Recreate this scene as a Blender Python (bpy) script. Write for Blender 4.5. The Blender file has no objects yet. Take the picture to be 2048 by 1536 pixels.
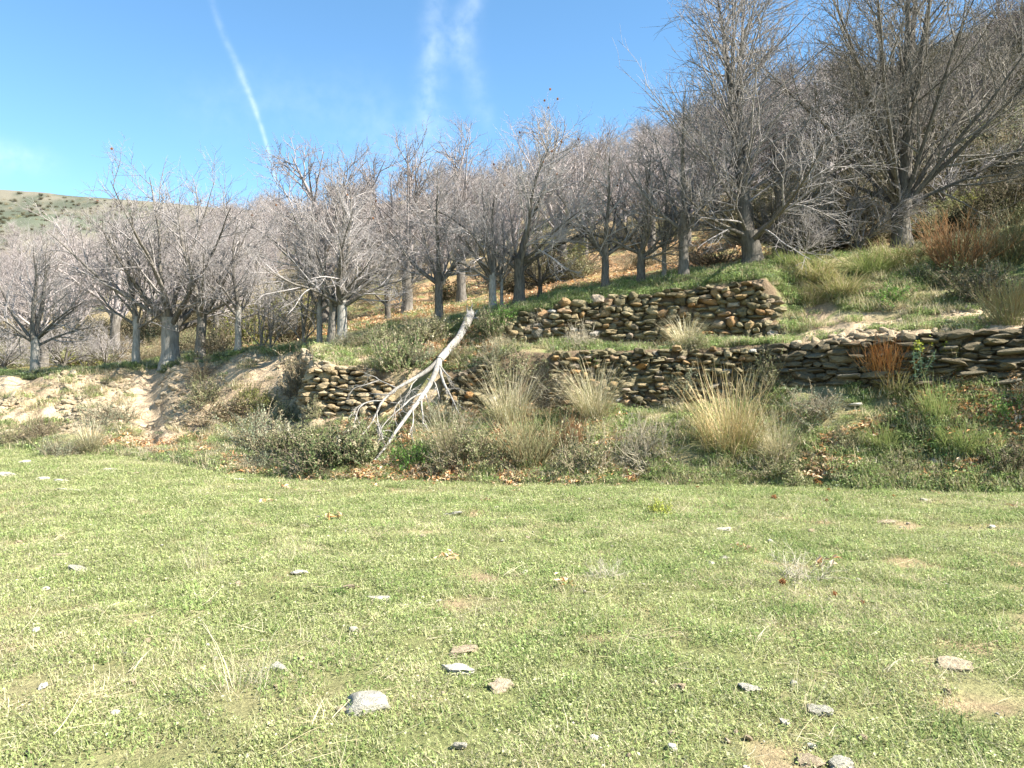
import bpy, math, random
import numpy as np
from mathutils import Vector, Matrix, Euler

R = math.radians
S = bpy.context.scene
COL = S.collection

# ------------------------------------------------------------------ camera
FOC, CX, CY, EYE = 1607.0, 1024.0, 768.0, 1.6        # photograph's pixels
cam_d = bpy.data.cameras.new('camera')
cam_d.sensor_width = 36.0
cam_d.lens = 36.0 * FOC / 2048.0
cam_d.clip_start, cam_d.clip_end = 0.1, 4000.0
cam = bpy.data.objects.new('camera', cam_d)
COL.objects.link(cam)
cam.location = (0, 0, EYE)
cam.rotation_euler = (R(90), 0, 0)
S.camera = cam

# ------------------------------------------------------------------ sun, sky, exposure
SUN_EL, SUN_AZ = R(43), R(107)                        # azimuth clockwise from +Y
sd = Vector((math.sin(SUN_AZ) * math.cos(SUN_EL), math.cos(SUN_AZ) * math.cos(SUN_EL), math.sin(SUN_EL)))
sun_d = bpy.data.lights.new('sun', 'SUN')
sun_d.energy, sun_d.angle, sun_d.color = 5.0, R(0.53), (1.0, 0.95, 0.87)
sun = bpy.data.objects.new('sun', sun_d)
COL.objects.link(sun)
sun.rotation_euler = sd.to_track_quat('Z', 'Y').to_euler()

world = bpy.data.worlds.new('World')
S.world = world
world.use_nodes = True
wt = world.node_tree
wt.nodes.clear()
SKY_STRENGTH = 0.10


def wnode(t, **kw):
    n = wt.nodes.new(t)
    for k, v in kw.items():
        setattr(n, k, v)
    return n


def wmath(op, a, b=None, c=None):
    n = wnode('ShaderNodeMath', operation=op)
    for i, v in enumerate((a, b, c)):
        if v is None:
            continue
        if isinstance(v, (int, float)):
            n.inputs[i].default_value = v
        else:
            wt.links.new(v, n.inputs[i])
    return n.outputs[0]


def ray(px, py):
    v = Vector(((px - CX) / FOC, 1.0, (CY - py) / FOC))
    return v.normalized()


sky = wnode('ShaderNodeTexSky', sky_type='NISHITA')
sky.sun_disc = False
sky.sun_elevation, sky.sun_rotation = SUN_EL, SUN_AZ
sky.altitude, sky.air_density, sky.dust_density, sky.ozone_density = 1500.0, 1.0, 0.1, 2.0
tcw = wnode('ShaderNodeTexCoord')
nzw = wnode('ShaderNodeTexNoise')
nzw.inputs['Scale'].default_value, nzw.inputs['Detail'].default_value = 14.0, 4.0
wt.links.new(tcw.outputs['Generated'], nzw.inputs['Vector'])
nzf = wnode('ShaderNodeTexNoise')
nzf.inputs['Scale'].default_value, nzf.inputs['Detail'].default_value = 60.0, 5.0
wt.links.new(tcw.outputs['Generated'], nzf.inputs['Vector'])


def wdot(v):
    n = wnode('ShaderNodeVectorMath', operation='DOT_PRODUCT')
    wt.links.new(tcw.outputs['Generated'], n.inputs[0])
    n.inputs[1].default_value = v
    return n.outputs['Value']


def contrail(p0, p1, width0, width1, wobble, strength, bow=0.0, fade0=0.1, fade1=0.1):
    """A vapour trail high in the air: a band round a great circle."""
    a, b = ray(*p0), ray(*p1)
    nrm = a.cross(b).normalized()
    ax = (b - a)
    L = ax.length
    ax = ax / L
    t = wmath('DIVIDE', wmath('SUBTRACT', wdot(ax), a.dot(ax)), L)
    d = wdot(nrm)
    nz = wmath('MULTIPLY', wmath('SUBTRACT', nzw.outputs['Fac'], 0.5), wobble)
    d = wmath('ADD', d, nz)
    if bow:
        d = wmath('ADD', d, wmath('MULTIPLY', wmath('MULTIPLY', t, wmath('SUBTRACT', 1.0, t)), bow))
    w = wmath('ADD', wmath('MULTIPLY', t, width1 - width0), width0)
    q = wmath('DIVIDE', d, w)
    g = wmath('EXPONENT', wmath('MULTIPLY', wmath('MULTIPLY', q, q), -1.0))
    m0 = wnode('ShaderNodeMapRange', interpolation_type='SMOOTHSTEP')
    m0.inputs['From Min'].default_value, m0.inputs['From Max'].default_value = -fade0, fade0
    wt.links.new(t, m0.inputs['Value'])
    m1 = wnode('ShaderNodeMapRange', interpolation_type='SMOOTHSTEP')
    m1.inputs['From Min'].default_value, m1.inputs['From Max'].default_value = 1.0 + fade1, 1.0 - fade1
    wt.links.new(t, m1.inputs['Value'])
    g = wmath('MULTIPLY', g, wmath('MULTIPLY', m0.outputs[0], m1.outputs[0]))
    tex = wmath('MAXIMUM', wmath('ADD', wmath('MULTIPLY', nzf.outputs['Fac'], 3.0), -0.62), 0.12)
    return wmath('MULTIPLY', wmath('MULTIPLY', g, tex), strength)


trails = [
    contrail((420, -10), (500, 195), 0.0034, 0.0036, 0.003, 0.09, bow=-0.008, fade0=0.25, fade1=0.3),
    contrail((484, 150), (556, 378), 0.0032, 0.0015, 0.0015, 0.24, bow=0.012, fade0=0.35, fade1=0.02),
    contrail((874, -60), (864, 300), 0.010, 0.018, 0.022, 0.085, fade0=0.2, fade1=0.25),
    contrail((868, 40), (840, 300), 0.006, 0.012, 0.014, 0.055, fade0=0.3, fade1=0.25),
    contrail((958, -40), (908, 100), 0.010, 0.015, 0.010, 0.115, fade0=0.2, fade1=0.3),
    contrail((908, 60), (978, 250), 0.016, 0.011, 0.012, 0.07, fade0=0.3, fade1=0.2),
    contrail((-60, 308), (90, 328), 0.016, 0.012, 0.02, 0.13, fade0=0.3, fade1=0.5),
    contrail((380, 215), (720, 190), 0.03, 0.03, 0.05, 0.04, fade0=0.4, fade1=0.4),
    contrail((690, 290), (900, 280), 0.04, 0.04, 0.06, 0.06, fade0=0.4, fade1=0.4),
]
tot = trails[0]
for q in trails[1:]:
    tot = wmath('ADD', tot, q)
tot = wmath('MINIMUM', tot, 0.8)
hsv = wnode('ShaderNodeHueSaturation')
hsv.inputs['Hue'].default_value, hsv.inputs['Saturation'].default_value = 0.491, 1.13
hsv.inputs['Value'].default_value = 0.82
wt.links.new(sky.outputs[0], hsv.inputs['Color'])
mixw = wnode('ShaderNodeMix', data_type='RGBA')
wt.links.new(tot, mixw.inputs[0])
wt.links.new(hsv.outputs[0], mixw.inputs[6])
mixw.inputs[7].default_value = (4.6, 5.0, 5.2, 1)
bg = wnode('ShaderNodeBackground')
bg.inputs['Strength'].default_value = SKY_STRENGTH
wt.links.new(mixw.outputs[2], bg.inputs['Color'])
wo = wnode('ShaderNodeOutputWorld')
wt.links.new(bg.outputs[0], wo.inputs['Surface'])

S.view_settings.view_transform = 'Standard'
S.view_settings.look = 'None'
S.view_settings.exposure = 1.85
S.view_settings.gamma = 1.0
S.view_settings.use_curve_mapping = False
S.cycles.max_bounces = 5
S.cycles.diffuse_bounces = 3
S.cycles.glossy_bounces = 1
S.cycles.transmission_bounces = 3

# ------------------------------------------------------------------ noise
rng = np.random.default_rng(11)
_perm = rng.permutation(4096)
_val = rng.random(4096)


def vnoise(x, y, seed=0):
    x, y = np.asarray(x, float), np.asarray(y, float)
    xi, yi = np.floor(x).astype(int), np.floor(y).astype(int)
    fx, fy = x - xi, y - yi
    fx, fy = fx * fx * (3 - 2 * fx), fy * fy * (3 - 2 * fy)

    def h(a, b):
        return _val[(_perm[(a + seed * 37) & 4095] + b * 57 + seed * 131) & 4095]
    a = h(xi, yi) * (1 - fx) + h(xi + 1, yi) * fx
    b = h(xi, yi + 1) * (1 - fx) + h(xi + 1, yi + 1) * fx
    return a * (1 - fy) + b * fy


def fbm(x, y, scale, oct=4, seed=0):
    s, a, f, tot = 0.0, 1.0, 1.0 / scale, 0.0
    for i in range(oct):
        s = s + a * vnoise(np.asarray(x) * f, np.asarray(y) * f, seed + i * 7)
        tot += a
        a *= 0.5
        f *= 2.03
    return s / tot


def sstep(a, b, x):
    t = np.clip((np.asarray(x, float) - a) / (b - a), 0, 1)
    return t * t * (3 - 2 * t)


def band(a, b, x, e):
    return sstep(a - e, a + e, x) * (1 - sstep(b - e, b + e, x))


# ------------------------------------------------------------------ the lie of the land
# one row per bearing: where meadow, bank, terraces, orchard and hill begin (distance, seen height)
PROF = {
    -900: [(26, 0), (27, .3), (28, .7), (28.6, 1.1), (29.2, 1.3), (29.8, 1.5), (30.6, 1.65), (38, 2.2), (60, 4.5), (100, 10), (165, 22), (240, 20)],
    0: [(19.5, 0), (20.5, .30), (21.2, .74), (21.8, 1.20), (22.2, 1.5), (22.6, 1.78), (23.4, 1.92), (30, 2.2), (50, 4.0), (90, 11), (150, 25.7), (220, 24)],
    160: [(18.3, 0), (19.6, .35), (20.6, .8), (21.3, 1.24), (21.8, 1.57), (22.3, 1.85), (23.1, 1.99), (30, 2.3), (50, 4.3), (90, 11.6), (150, 27), (220, 25)],
    300: [(16.5, 0), (18.5, .3), (19.8, .66), (20.6, 1.19), (21.3, 1.64), (21.9, 1.95), (22.7, 2.09), (30, 2.5), (50, 4.7), (90, 12.1), (150, 28.5), (220, 26)],
    450: [(14.4, 0), (16.5, .34), (18.3, .78), (19.0, 1.34), (19.6, 1.82), (20.2, 2.2), (21.1, 2.4), (28, 2.95), (50, 5.6), (90, 13.5), (150, 30.8), (220, 28)],
    600: [(13.5, 0), (15.3, .44), (17.0, .94), (17.6, 1.52), (18.2, 2.03), (18.8, 2.34), (19.7, 2.53), (27, 3.3), (48, 6.4), (90, 15.5), (150, 33.6), (220, 31)],
    622: [(13.4, 0), (14.95, .46), (16.2, 1.04), (16.4, 1.88), (17.2, 2.15), (18.1, 2.40), (19.2, 2.57), (27, 3.45), (48, 6.55), (90, 15.7), (150, 33.9), (220, 31)],
    650: [(13.3, 0), (14.9, .47), (16.15, 1.03), (16.4, 1.97), (17.2, 2.17), (18.0, 2.42), (19.0, 2.6), (27, 3.55), (48, 6.7), (90, 16), (150, 34.2), (220, 31)],
    760: [(13.15, 0), (14.6, .49), (16.05, 1.08), (16.35, 1.88), (17.0, 2.07), (17.9, 2.42), (19.0, 2.80), (27, 3.95), (48, 7.4), (90, 17.2), (150, 35.4), (220, 32)],
    900: [(13.0, 0), (14.4, .51), (15.9, 1.13), (16.2, 1.82), (16.8, 2.16), (17.8, 2.58), (19.0, 3.12), (27, 4.3), (48, 8.1), (90, 18.8), (150, 37), (220, 34)],
    1040: [(12.85, 0), (14.2, .52), (15.7, 1.2), (16.0, 2.2), (17.1, 2.46), (17.35, 3.06), (18.7, 3.44), (26, 4.5), (45, 8.5), (85, 19), (150, 39), (220, 36)],
    1130: [(12.8, 0), (14.0, .53), (15.5, 1.24), (15.8, 2.27), (16.9, 2.5), (17.15, 3.28), (18.4, 3.62), (26, 4.85), (45, 9), (85, 20.5), (150, 41), (220, 38)],
    1250: [(12.75, 0), (13.9, .54), (15.4, 1.27), (15.7, 2.26), (16.8, 2.5), (17.05, 3.4), (18.2, 3.82), (26, 5.15), (45, 9.7), (85, 22), (140, 40.6), (210, 38)],
    1400: [(12.6, 0), (13.6, .56), (15.1, 1.32), (15.4, 2.29), (16.5, 2.5), (16.75, 3.58), (17.8, 4.02), (25, 5.4), (42, 9.9), (80, 23.4), (130, 42), (200, 40)],
    1530: [(12.45, 0), (13.4, .58), (14.8, 1.38), (15.1, 2.31), (16.1, 2.44), (16.3, 3.66), (17.5, 4.14), (24, 5.45), (40, 10.3), (75, 24), (120, 43), (190, 41)],
    1580: [(12.4, 0), (13.3, .6), (14.5, 1.66), (14.75, 2.29), (15.6, 2.44), (16.4, 3.1), (17.55, 4.24), (24, 5.6), (39, 10.5), (72, 24.5), (115, 43), (180, 41)],
    1700: [(12.15, 0), (13.0, .69), (14.0, 1.70), (14.15, 2.32), (15.1, 2.6), (16.3, 3.3), (17.8, 4.42), (24, 5.95), (38, 10.8), (65, 22.4), (100, 38), (170, 37)],
    1850: [(11.95, 0), (12.7, .71), (13.5, 1.71), (13.65, 2.4), (14.6, 2.67), (16.0, 3.47), (18.0, 4.62), (24, 6.4), (36, 11.2), (60, 22.8), (90, 38), (160, 38)],
    2048: [(11.8, 0), (12.4, .74), (13.0, 1.77), (13.15, 2.50), (14.0, 2.76), (15.5, 3.6), (17.5, 4.85), (23, 7.0), (34, 12.3), (55, 23.8), (80, 38), (150, 40)],
    3000: [(11, 0), (11.7, .8), (12.4, 1.9), (12.55, 2.7), (13.4, 3.0), (15, 4.2), (17, 5.6), (22, 8.4), (33, 14.5), (52, 26), (76, 42), (140, 46)],
}
PK = np.array(sorted(PROF), float)
PY_ = np.array([[q[0] for q in PROF[int(k)]] for k in PK])
PZ_ = np.array([[q[1] for q in PROF[int(k)]] for k in PK])
NB = PY_.shape[1]
# on the far-left bearings the bank swings round to face the field: bring it nearer along the same bearing
_f = np.interp(PK, [-900, 0, 160, 300, 450, 600], [.86, .87, .89, .92, .96, 1.0])
PY_[:, :7] *= _f[:, None]
PZ_[:, :7] = EYE + (PZ_[:, :7] - EYE) * _f[:, None]


def prof(px):
    px = np.clip(np.asarray(px, float), PK[0], PK[-1])
    Y = np.stack([np.interp(px, PK, PY_[:, k]) for k in range(NB)], -1)
    Z = np.stack([np.interp(px, PK, PZ_[:, k]) for k in range(NB)], -1)
    Y[..., 0] += 0.35 * (fbm(px / 90.0, px * 0, 1.0, 3, 5) - .5) * (px > -2000)
    Z[..., 3:7] += (0.10 * (fbm(px / 60.0, px * 0 + 3, 1.0, 3, 9) - .5))[..., None] * np.array([.3, .2, 1, 1.2])
    return Y, Z


def seg_of(px, y):
    """position along the profile, 0 = meadow edge ... 6 = crest, and the plain height there"""
    Y, Z = prof(px)
    y = np.asarray(y, float)
    s = np.zeros_like(y) - 1
    z = Z[..., 0] * sstep(.45, 1.0, y / Y[..., 0])
    for k in range(NB - 1):
        m = (y >= Y[..., k]) & (y < Y[..., k + 1])
        t = (y - Y[..., k]) / (Y[..., k + 1] - Y[..., k])
        s = np.where(m, k + t, s)
        z = np.where(m, Z[..., k] * (1 - t) + Z[..., k + 1] * t, z)
    far = y >= Y[..., -1]
    s = np.where(far, NB - 1, s)
    z = np.where(far, Z[..., -1], z)
    return s, z


def wallish(px, s):
    """1 where a built wall stands (the soil behind it keeps flat)"""
    w = band(1000, 1556, px, 8) * np.maximum(band(1.9, 3.1, s, .06), band(3.9, 5.1, s, .06))
    w = np.maximum(w, band(1565, 3000, px, 10) * band(1.9, 3.1, s, .06))
    w = np.maximum(w, band(616, 772, px, 6) * band(1.9, 3.1, s, .06))
    w = np.maximum(w, band(880, 990, px, 8) * band(1.9, 3.1, s, .06))
    return w


def turf_relief(x, y):
    return 0.05 * (fbm(x, y, 1.6, 3, 21) - .5) + 0.045 * (fbm(x, y, 0.42, 2, 25) - .5)


def relief(px, s, x, y):
    base = turf_relief(x, y)
    rough = 0.34 * (fbm(x, y, 0.9, 4, 31) - .5) + (0.08 + .06 * (1 - sstep(560, 640, px)) + .10 * (1 - sstep(180, 330, px)) * band(.8, 3.2, s, .4)) * (fbm(x, y, 0.22, 2, 41) - .5)
    amp = sstep(0.0, 0.6, s) * (1 - 0.75 * wallish(px, s)) * (1 - sstep(5.6, 6.0, s) * .55)
    gully = -0.22 * np.exp(-((px - 300 - 6 * np.sin(s * 3)) / 26.0) ** 2) * band(1.0, 5.6, s, .5)
    hill = sstep(7.5, 9, s) * 2.2 * (fbm(x, y, 14, 4, 51) - .5)
    return base + rough * amp + gully + hill


def ground(x, y):
    x, y = np.asarray(x, float), np.asarray(y, float)
    ys = np.maximum(y, 1.0)
    px = CX + FOC * x / ys
    s, z = seg_of(px, y)
    return z + relief(px, s, x, y)


def gz(x, y):
    return float(ground(np.array([x]), np.array([y]))[0])


def crest(px):
    Y, Z = prof(np.array([float(px)]))
    return Y[0]


def hit(px, py, ymin=3.0, ymax=160.0):
    """where the sight line at a bearing meets the ground"""
    ys = np.concatenate([np.arange(ymin, 30, 0.02), np.arange(30, ymax, 0.2)])
    ys = ys[ys >= ymin]
    xs = (px - CX) / FOC * ys
    zs = ground(xs, ys)
    pp = CY - FOC * (zs - EYE) / ys
    k = np.nonzero(pp <= py)[0]
    i = k[0] if len(k) else len(ys) - 1
    return xs[i], ys[i], zs[i]


# ------------------------------------------------------------------ mesh helpers
def build_mesh(name, V, faces, col=None, smooth=False, extra=None):
    """V (n,3); faces: list of (m,k) index arrays"""
    me = bpy.data.meshes.new(name)
    V = np.ascontiguousarray(V, np.float32)
    faces = [np.asarray(f, np.int32) for f in faces if len(f)]
    me.vertices.add(len(V))
    me.vertices.foreach_set('co', V.ravel())
    nl = sum(f.size for f in faces)
    npoly = sum(len(f) for f in faces)
    me.loops.add(nl)
    me.loops.foreach_set('vertex_index', np.concatenate([f.ravel() for f in faces]))
    starts, k = [], 0
    for f in faces:
        starts.append(k + np.arange(len(f), dtype=np.int32) * f.shape[1])
        k += f.size
    me.polygons.add(npoly)
    me.polygons.foreach_set('loop_start', np.concatenate(starts).astype(np.int32))
    me.polygons.foreach_set('use_smooth', np.full(npoly, smooth))
    me.update(calc_edges=True)
    me.validate()
    if col is not None:
        a = me.attributes.new('col', 'FLOAT_COLOR', 'POINT')
        c = np.ones((len(V), 4), np.float32)
        c[:, :3] = col
        a.data.foreach_set('color', c.ravel())
    if extra:
        for k_, v_ in extra.items():
            a = me.attributes.new(k_, 'FLOAT', 'POINT')
            a.data.foreach_set('value', np.asarray(v_, np.float32))
    return me


def obj(name, me, mat=None, parent=None, link=True):
    o = bpy.data.objects.new(name, me)
    if mat is not None and me is not None and not me.materials:
        me.materials.append(mat)
    if link:
        COL.objects.link(o)
    if parent is not None:
        o.parent = parent
    return o


def tag(o, label=None, cat=None, group=None, kind=None):
    if label:
        o['label'] = label
    if cat:
        o['category'] = cat
    if group:
        o['group'] = group
    if kind:
        o['kind'] = kind
    return o


def empty(name, loc, label, cat, group=None):
    o = bpy.data.objects.new(name, None)
    o.empty_display_size = 0.2
    COL.objects.link(o)
    o.location = loc
    return tag(o, label, cat, group)


def norm(v):
    return v / np.maximum(np.linalg.norm(v, axis=-1, keepdims=True), 1e-9)


def tubes(P, Rr, k=3, cap=False):
    """P (m,n,3) centre lines, Rr (m,n) radii -> vertices, quad array"""
    m, n = P.shape[:2]
    T = norm(np.gradient(P, axis=1))
    mean = norm(T.mean(1))
    ref = np.where(np.abs(mean[:, 2:3]) < 0.75, np.array([[0, 0, 1.0]]), np.array([[1.0, 0, 0]]))
    N = norm(np.cross(T, ref[:, None, :]))
    B = np.cross(T, N)
    a = np.arange(k) * 2 * math.pi / k
    V = (P[:, :, None, :] + Rr[:, :, None, None] *
         (np.cos(a)[None, None, :, None] * N[:, :, None, :] + np.sin(a)[None, None, :, None] * B[:, :, None, :]))
    idx = np.arange(m * n * k).reshape(m, n, k)
    nx = np.roll(idx, -1, axis=2)
    F = np.stack([idx[:, :-1], nx[:, :-1], nx[:, 1:], idx[:, 1:]], -1).reshape(-1, 4)
    F = F[:, ::-1]
    return V.reshape(-1, 3), F


class Bag:
    def __init__(self):
        self.V, self.F, self.C, self.n = [], [], [], 0

    def add(self, V, F, C=None):
        self.V.append(V)
        self.F += [np.asarray(f) + self.n for f in (F if isinstance(F, list) else [F])]
        if C is not None:
            self.C.append(np.broadcast_to(np.asarray(C, float), (len(V), 3)))
        self.n += len(V)

    def mesh(self, name, smooth=False):
        by = {}
        for f in self.F:
            by.setdefault(f.shape[1], []).append(f)
        return build_mesh(name, np.concatenate(self.V), [np.concatenate(v) for v in by.values()],
                          np.concatenate(self.C) if self.C else None, smooth)


# ------------------------------------------------------------------ materials
def new_mat(name):
    m = bpy.data.materials.new(name)
    m.use_nodes = True
    nt = m.node_tree
    nt.nodes.clear()
    out = nt.nodes.new('ShaderNodeOutputMaterial')
    return m, nt, out


def nd(nt, t, **kw):
    n = nt.nodes.new(t)
    for k, v in kw.items():
        setattr(n, k, v)
    return n


def noise(nt, vec, scale, detail=4.0, rough=0.55):
    n = nd(nt, 'ShaderNodeTexNoise')
    n.inputs['Scale'].default_value, n.inputs['Detail'].default_value, n.inputs['Roughness'].default_value = scale, detail, rough
    if vec is not None:
        nt.links.new(vec, n.inputs['Vector'])
    return n.outputs['Fac']


def ramp(nt, fac, stops, interp='LINEAR'):
    r = nd(nt, 'ShaderNodeValToRGB')
    e = r.color_ramp.elements
    r.color_ramp.interpolation = interp
    while len(e) < len(stops):
        e.new(0.5)
    for el, (p, c) in zip(e, stops):
        el.position = p
        el.color = (*c, 1) if len(c) == 3 else c
    nt.links.new(fac, r.inputs['Fac'])
    return r.outputs['Color']


def mix(nt, fac, a, b, mode='MIX'):
    n = nd(nt, 'ShaderNodeMix', data_type='RGBA', blend_type=mode)
    for sock, v in ((n.inputs[0], fac), (n.inputs[6], a), (n.inputs[7], b)):
        if isinstance(v, (int, float)):
            sock.default_value = v
        elif isinstance(v, tuple):
            sock.default_value = (*v, 1)
        else:
            nt.links.new(v, sock)
    return n.outputs[2]


def mth(nt, op, a, b=0.0):
    n = nd(nt, 'ShaderNodeMath', operation=op)
    for i, v in enumerate((a, b)):
        if isinstance(v, (int, float)):
            n.inputs[i].default_value = v
        else:
            nt.links.new(v, n.inputs[i])
    return n.outputs[0]


def bump(nt, h, strength, dist):
    b = nd(nt, 'ShaderNodeBump')
    b.inputs['Strength'].default_value, b.inputs['Distance'].default_value = strength, dist
    nt.links.new(h, b.inputs['Height'])
    return b.outputs['Normal']


def diffuse(nt, out, col, nrm=None, rough=0.9, spec=0.15):
    p = nd(nt, 'ShaderNodeBsdfPrincipled')
    p.inputs['Roughness'].default_value = rough
    p.inputs['Specular IOR Level'].default_value = spec
    if isinstance(col, tuple):
        p.inputs['Base Color'].default_value = (*col, 1)
    else:
        nt.links.new(col, p.inputs['Base Color'])
    if nrm is not None:
        nt.links.new(nrm, p.inputs['Normal'])
    nt.links.new(p.outputs[0], out.inputs['Surface'])
    return p


def scalar_col(nt, f, lo, hi):
    """grey colour lo..hi from a 0..1 factor, for multiplying"""
    n = nd(nt, 'ShaderNodeMapRange')
    nt.links.new(f, n.inputs['Value'])
    n.inputs['From Min'].default_value, n.inputs['From Max'].default_value = 0.25, 0.75
    n.inputs['To Min'].default_value, n.inputs['To Max'].default_value = lo, hi
    return n.outputs[0]


def mat_ground():
    m, nt, out = new_mat('soil_and_turf')
    g = nd(nt, 'ShaderNodeNewGeometry').outputs['Position']
    a = nd(nt, 'ShaderNodeAttribute', attribute_name='col')
    n1 = noise(nt, g, 3.0, 5)
    n2 = noise(nt, g, 18.0, 6, 0.7)
    n3 = noise(nt, g, 70.0, 4, 0.7)
    c = mix(nt, 1.0, a.outputs['Color'], scalar_col(nt, n1, 0.8, 1.2), 'MULTIPLY')
    c = mix(nt, 1.0, c, scalar_col(nt, n2, 0.65, 1.35), 'MULTIPLY')
    c = mix(nt, 1.0, c, scalar_col(nt, n3, 0.75, 1.25), 'MULTIPLY')
    h = mth(nt, 'ADD', n2, mth(nt, 'MULTIPLY', n3, 0.35))
    diffuse(nt, out, c, bump(nt, h, 0.9, 0.06), 0.95, 0.05)
    return m


def mat_stone(name, stops, lichen=(0.40, 0.39, 0.33), lich_amt=0.35, obj_random=True):
    m, nt, out = new_mat(name)
    tc = nd(nt, 'ShaderNodeTexCoord').outputs['Object']
    oi = nd(nt, 'ShaderNodeObjectInfo')
    off = nd(nt, 'ShaderNodeVectorMath', operation='ADD')
    nt.links.new(tc, off.inputs[0])
    sc = nd(nt, 'ShaderNodeVectorMath', operation='SCALE')
    nt.links.new(oi.outputs['Location'], sc.inputs[0])
    sc.inputs['Scale'].default_value = 3.7
    nt.links.new(sc.outputs[0], off.inputs[1])
    v = off.outputs[0]
    n1 = noise(nt, v, 2.2, 5, 0.6)
    n2 = noise(nt, v, 9.0, 6, 0.7)
    c = ramp(nt, oi.outputs['Random'], stops)
    c = mix(nt, 1.0, c, scalar_col(nt, n1, 0.62, 1.35), 'MULTIPLY')
    lf = nd(nt, 'ShaderNodeMapRange')
    lf.inputs['From Min'].default_value, lf.inputs['From Max'].default_value = 0.55, 0.68
    lf.inputs['To Max'].default_value = lich_amt
    nt.links.new(n2, lf.inputs['Value'])
    c = mix(nt, lf.outputs[0], c, lichen)
    h = mth(nt, 'ADD', n1, mth(nt, 'MULTIPLY', n2, 0.5))
    diffuse(nt, out, c, bump(nt, h, 0.7, 0.12), 0.9, 0.2)
    return m


def mat_bark(name, c0, c1, scale=9.0, stain=.75):
    m, nt, out = new_mat(name)
    tc = nd(nt, 'ShaderNodeTexCoord').outputs['Object']
    mp = nd(nt, 'ShaderNodeMapping')
    mp.inputs['Scale'].default_value = (1, 1, 0.22)
    nt.links.new(tc, mp.inputs['Vector'])
    n1 = noise(nt, mp.outputs[0], scale * 2.2, 5, 0.65)
    n2 = noise(nt, tc, 2.0, 3)
    oi = nd(nt, 'ShaderNodeObjectInfo')
    c = ramp(nt, n1, [(0.3, c0), (0.68, c1)])
    c = mix(nt, 1.0, c, scalar_col(nt, n2, stain, 1.2), 'MULTIPLY')
    vr = nd(nt, 'ShaderNodeMapRange')
    nt.links.new(oi.outputs['Random'], vr.inputs['Value'])
    vr.inputs['To Min'].default_value, vr.inputs['To Max'].default_value = 0.82, 1.15
    c = mix(nt, 1.0, c, vr.outputs[0], 'MULTIPLY')
    diffuse(nt, out, c, bump(nt, n1, 0.8, 0.03), 0.9, 0.15)
    return m


def mat_leafy(name, trans=0.3, spread=0.25, rough=0.6, spec=0.12):
    """colour comes from each leaf or blade; a little light passes through"""
    m, nt, out = new_mat(name)
    a = nd(nt, 'ShaderNodeAttribute', attribute_name='col')
    oi = nd(nt, 'ShaderNodeObjectInfo')
    vr = nd(nt, 'ShaderNodeMapRange')
    nt.links.new(oi.outputs['Random'], vr.inputs['Value'])
    vr.inputs['To Min'].default_value, vr.inputs['To Max'].default_value = 1 - spread, 1 + spread
    c = mix(nt, 1.0, a.outputs['Color'], vr.outputs[0], 'MULTIPLY')
    p = nd(nt, 'ShaderNodeBsdfPrincipled')
    p.inputs['Roughness'].default_value = rough
    p.inputs['Specular IOR Level'].default_value = spec
    nt.links.new(c, p.inputs['Base Color'])
    if trans <= 0:
        nt.links.new(p.outputs[0], out.inputs['Surface'])
        return m
    t = nd(nt, 'ShaderNodeBsdfTranslucent')
    nt.links.new(c, t.inputs['Color'])
    mx = nd(nt, 'ShaderNodeMixShader')
    mx.inputs[0].default_value = trans
    nt.links.new(p.outputs[0], mx.inputs[1])
    nt.links.new(t.outputs[0], mx.inputs[2])
    nt.links.new(mx.outputs[0], out.inputs['Surface'])
    return m


M_GROUND = mat_ground()
M_WALL = mat_stone('wall_stone', [(0.0, (.10, .085, .05)), (.25, (.17, .14, .075)), (.5, (.24, .20, .115)), (.68, (.33, .27, .155)),
                                  (.8, (.32, .2, .085)), (.86, (.23, .2, .15)), (.93, (.37, .2, .075)), (1.0, (.38, .36, .31))],
                   lichen=(.30, .28, .19), lich_amt=.35)
M_SLAB = mat_stone('slab_stone', [(0.0, (.085, .07, .043)), (.4, (.125, .10, .06)), (.75, (.18, .145, .085)), (1.0, (.15, .135, .10))],
                   lichen=(.33, .31, .22), lich_amt=.3)
M_TAN = mat_stone('tan_stone', [(0.0, (.27, .20, .11)), (.5, (.36, .28, .165)), (1.0, (.44, .35, .22))], lichen=(.5, .43, .3))
M_PALE = mat_stone('pale_stone', [(0.0, (.52, .47, .37)), (.5, (.60, .55, .44)), (1.0, (.66, .61, .52))], lichen=(.36, .36, .30), lich_amt=.6)
M_GREY = mat_stone('grey_stone', [(0.0, (.36, .335, .26)), (.5, (.43, .40, .32)), (1.0, (.46, .42, .32))], lichen=(.58, .57, .5), lich_amt=.6)
M_EARTHY = mat_stone('earthy_stone', [(0.0, (.38, .29, .18)), (1.0, (.46, .38, .26))], lichen=(.3, .25, .18))
M_BARK = mat_bark('chestnut_bark', (.075, .066, .054), (.235, .21, .175))
M_LITBARK = mat_bark('lit_bark', (.19, .175, .15), (.40, .37, .32))  # same chestnut bark paled: sunlight on the trunks painted into the colour
M_SHADEBARK = mat_bark('shade_bark', (.06, .052, .042), (.18, .16, .13))  # same bark darkened: shade of backlit trunks and limbs put into the colour
M_TWIG = mat_bark('chestnut_twig', (.275, .245, .228), (.425, .39, .362), 14)
M_MIDTWIG = mat_bark('mid_twig', (.20, .18, .16), (.34, .31, .285), 14)  # halfway tone, some of the backlit shade painted into these twigs
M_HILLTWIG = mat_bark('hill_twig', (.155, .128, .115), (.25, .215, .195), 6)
M_SHADETWIG = mat_bark('shade_twig', (.12, .108, .088), (.23, .208, .175), 14)  # twigs darkened to paint in the shade of backlit crowns
M_FARTWIG = mat_bark('far_twig', (.25, .213, .198), (.37, .328, .305), 6)
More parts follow.
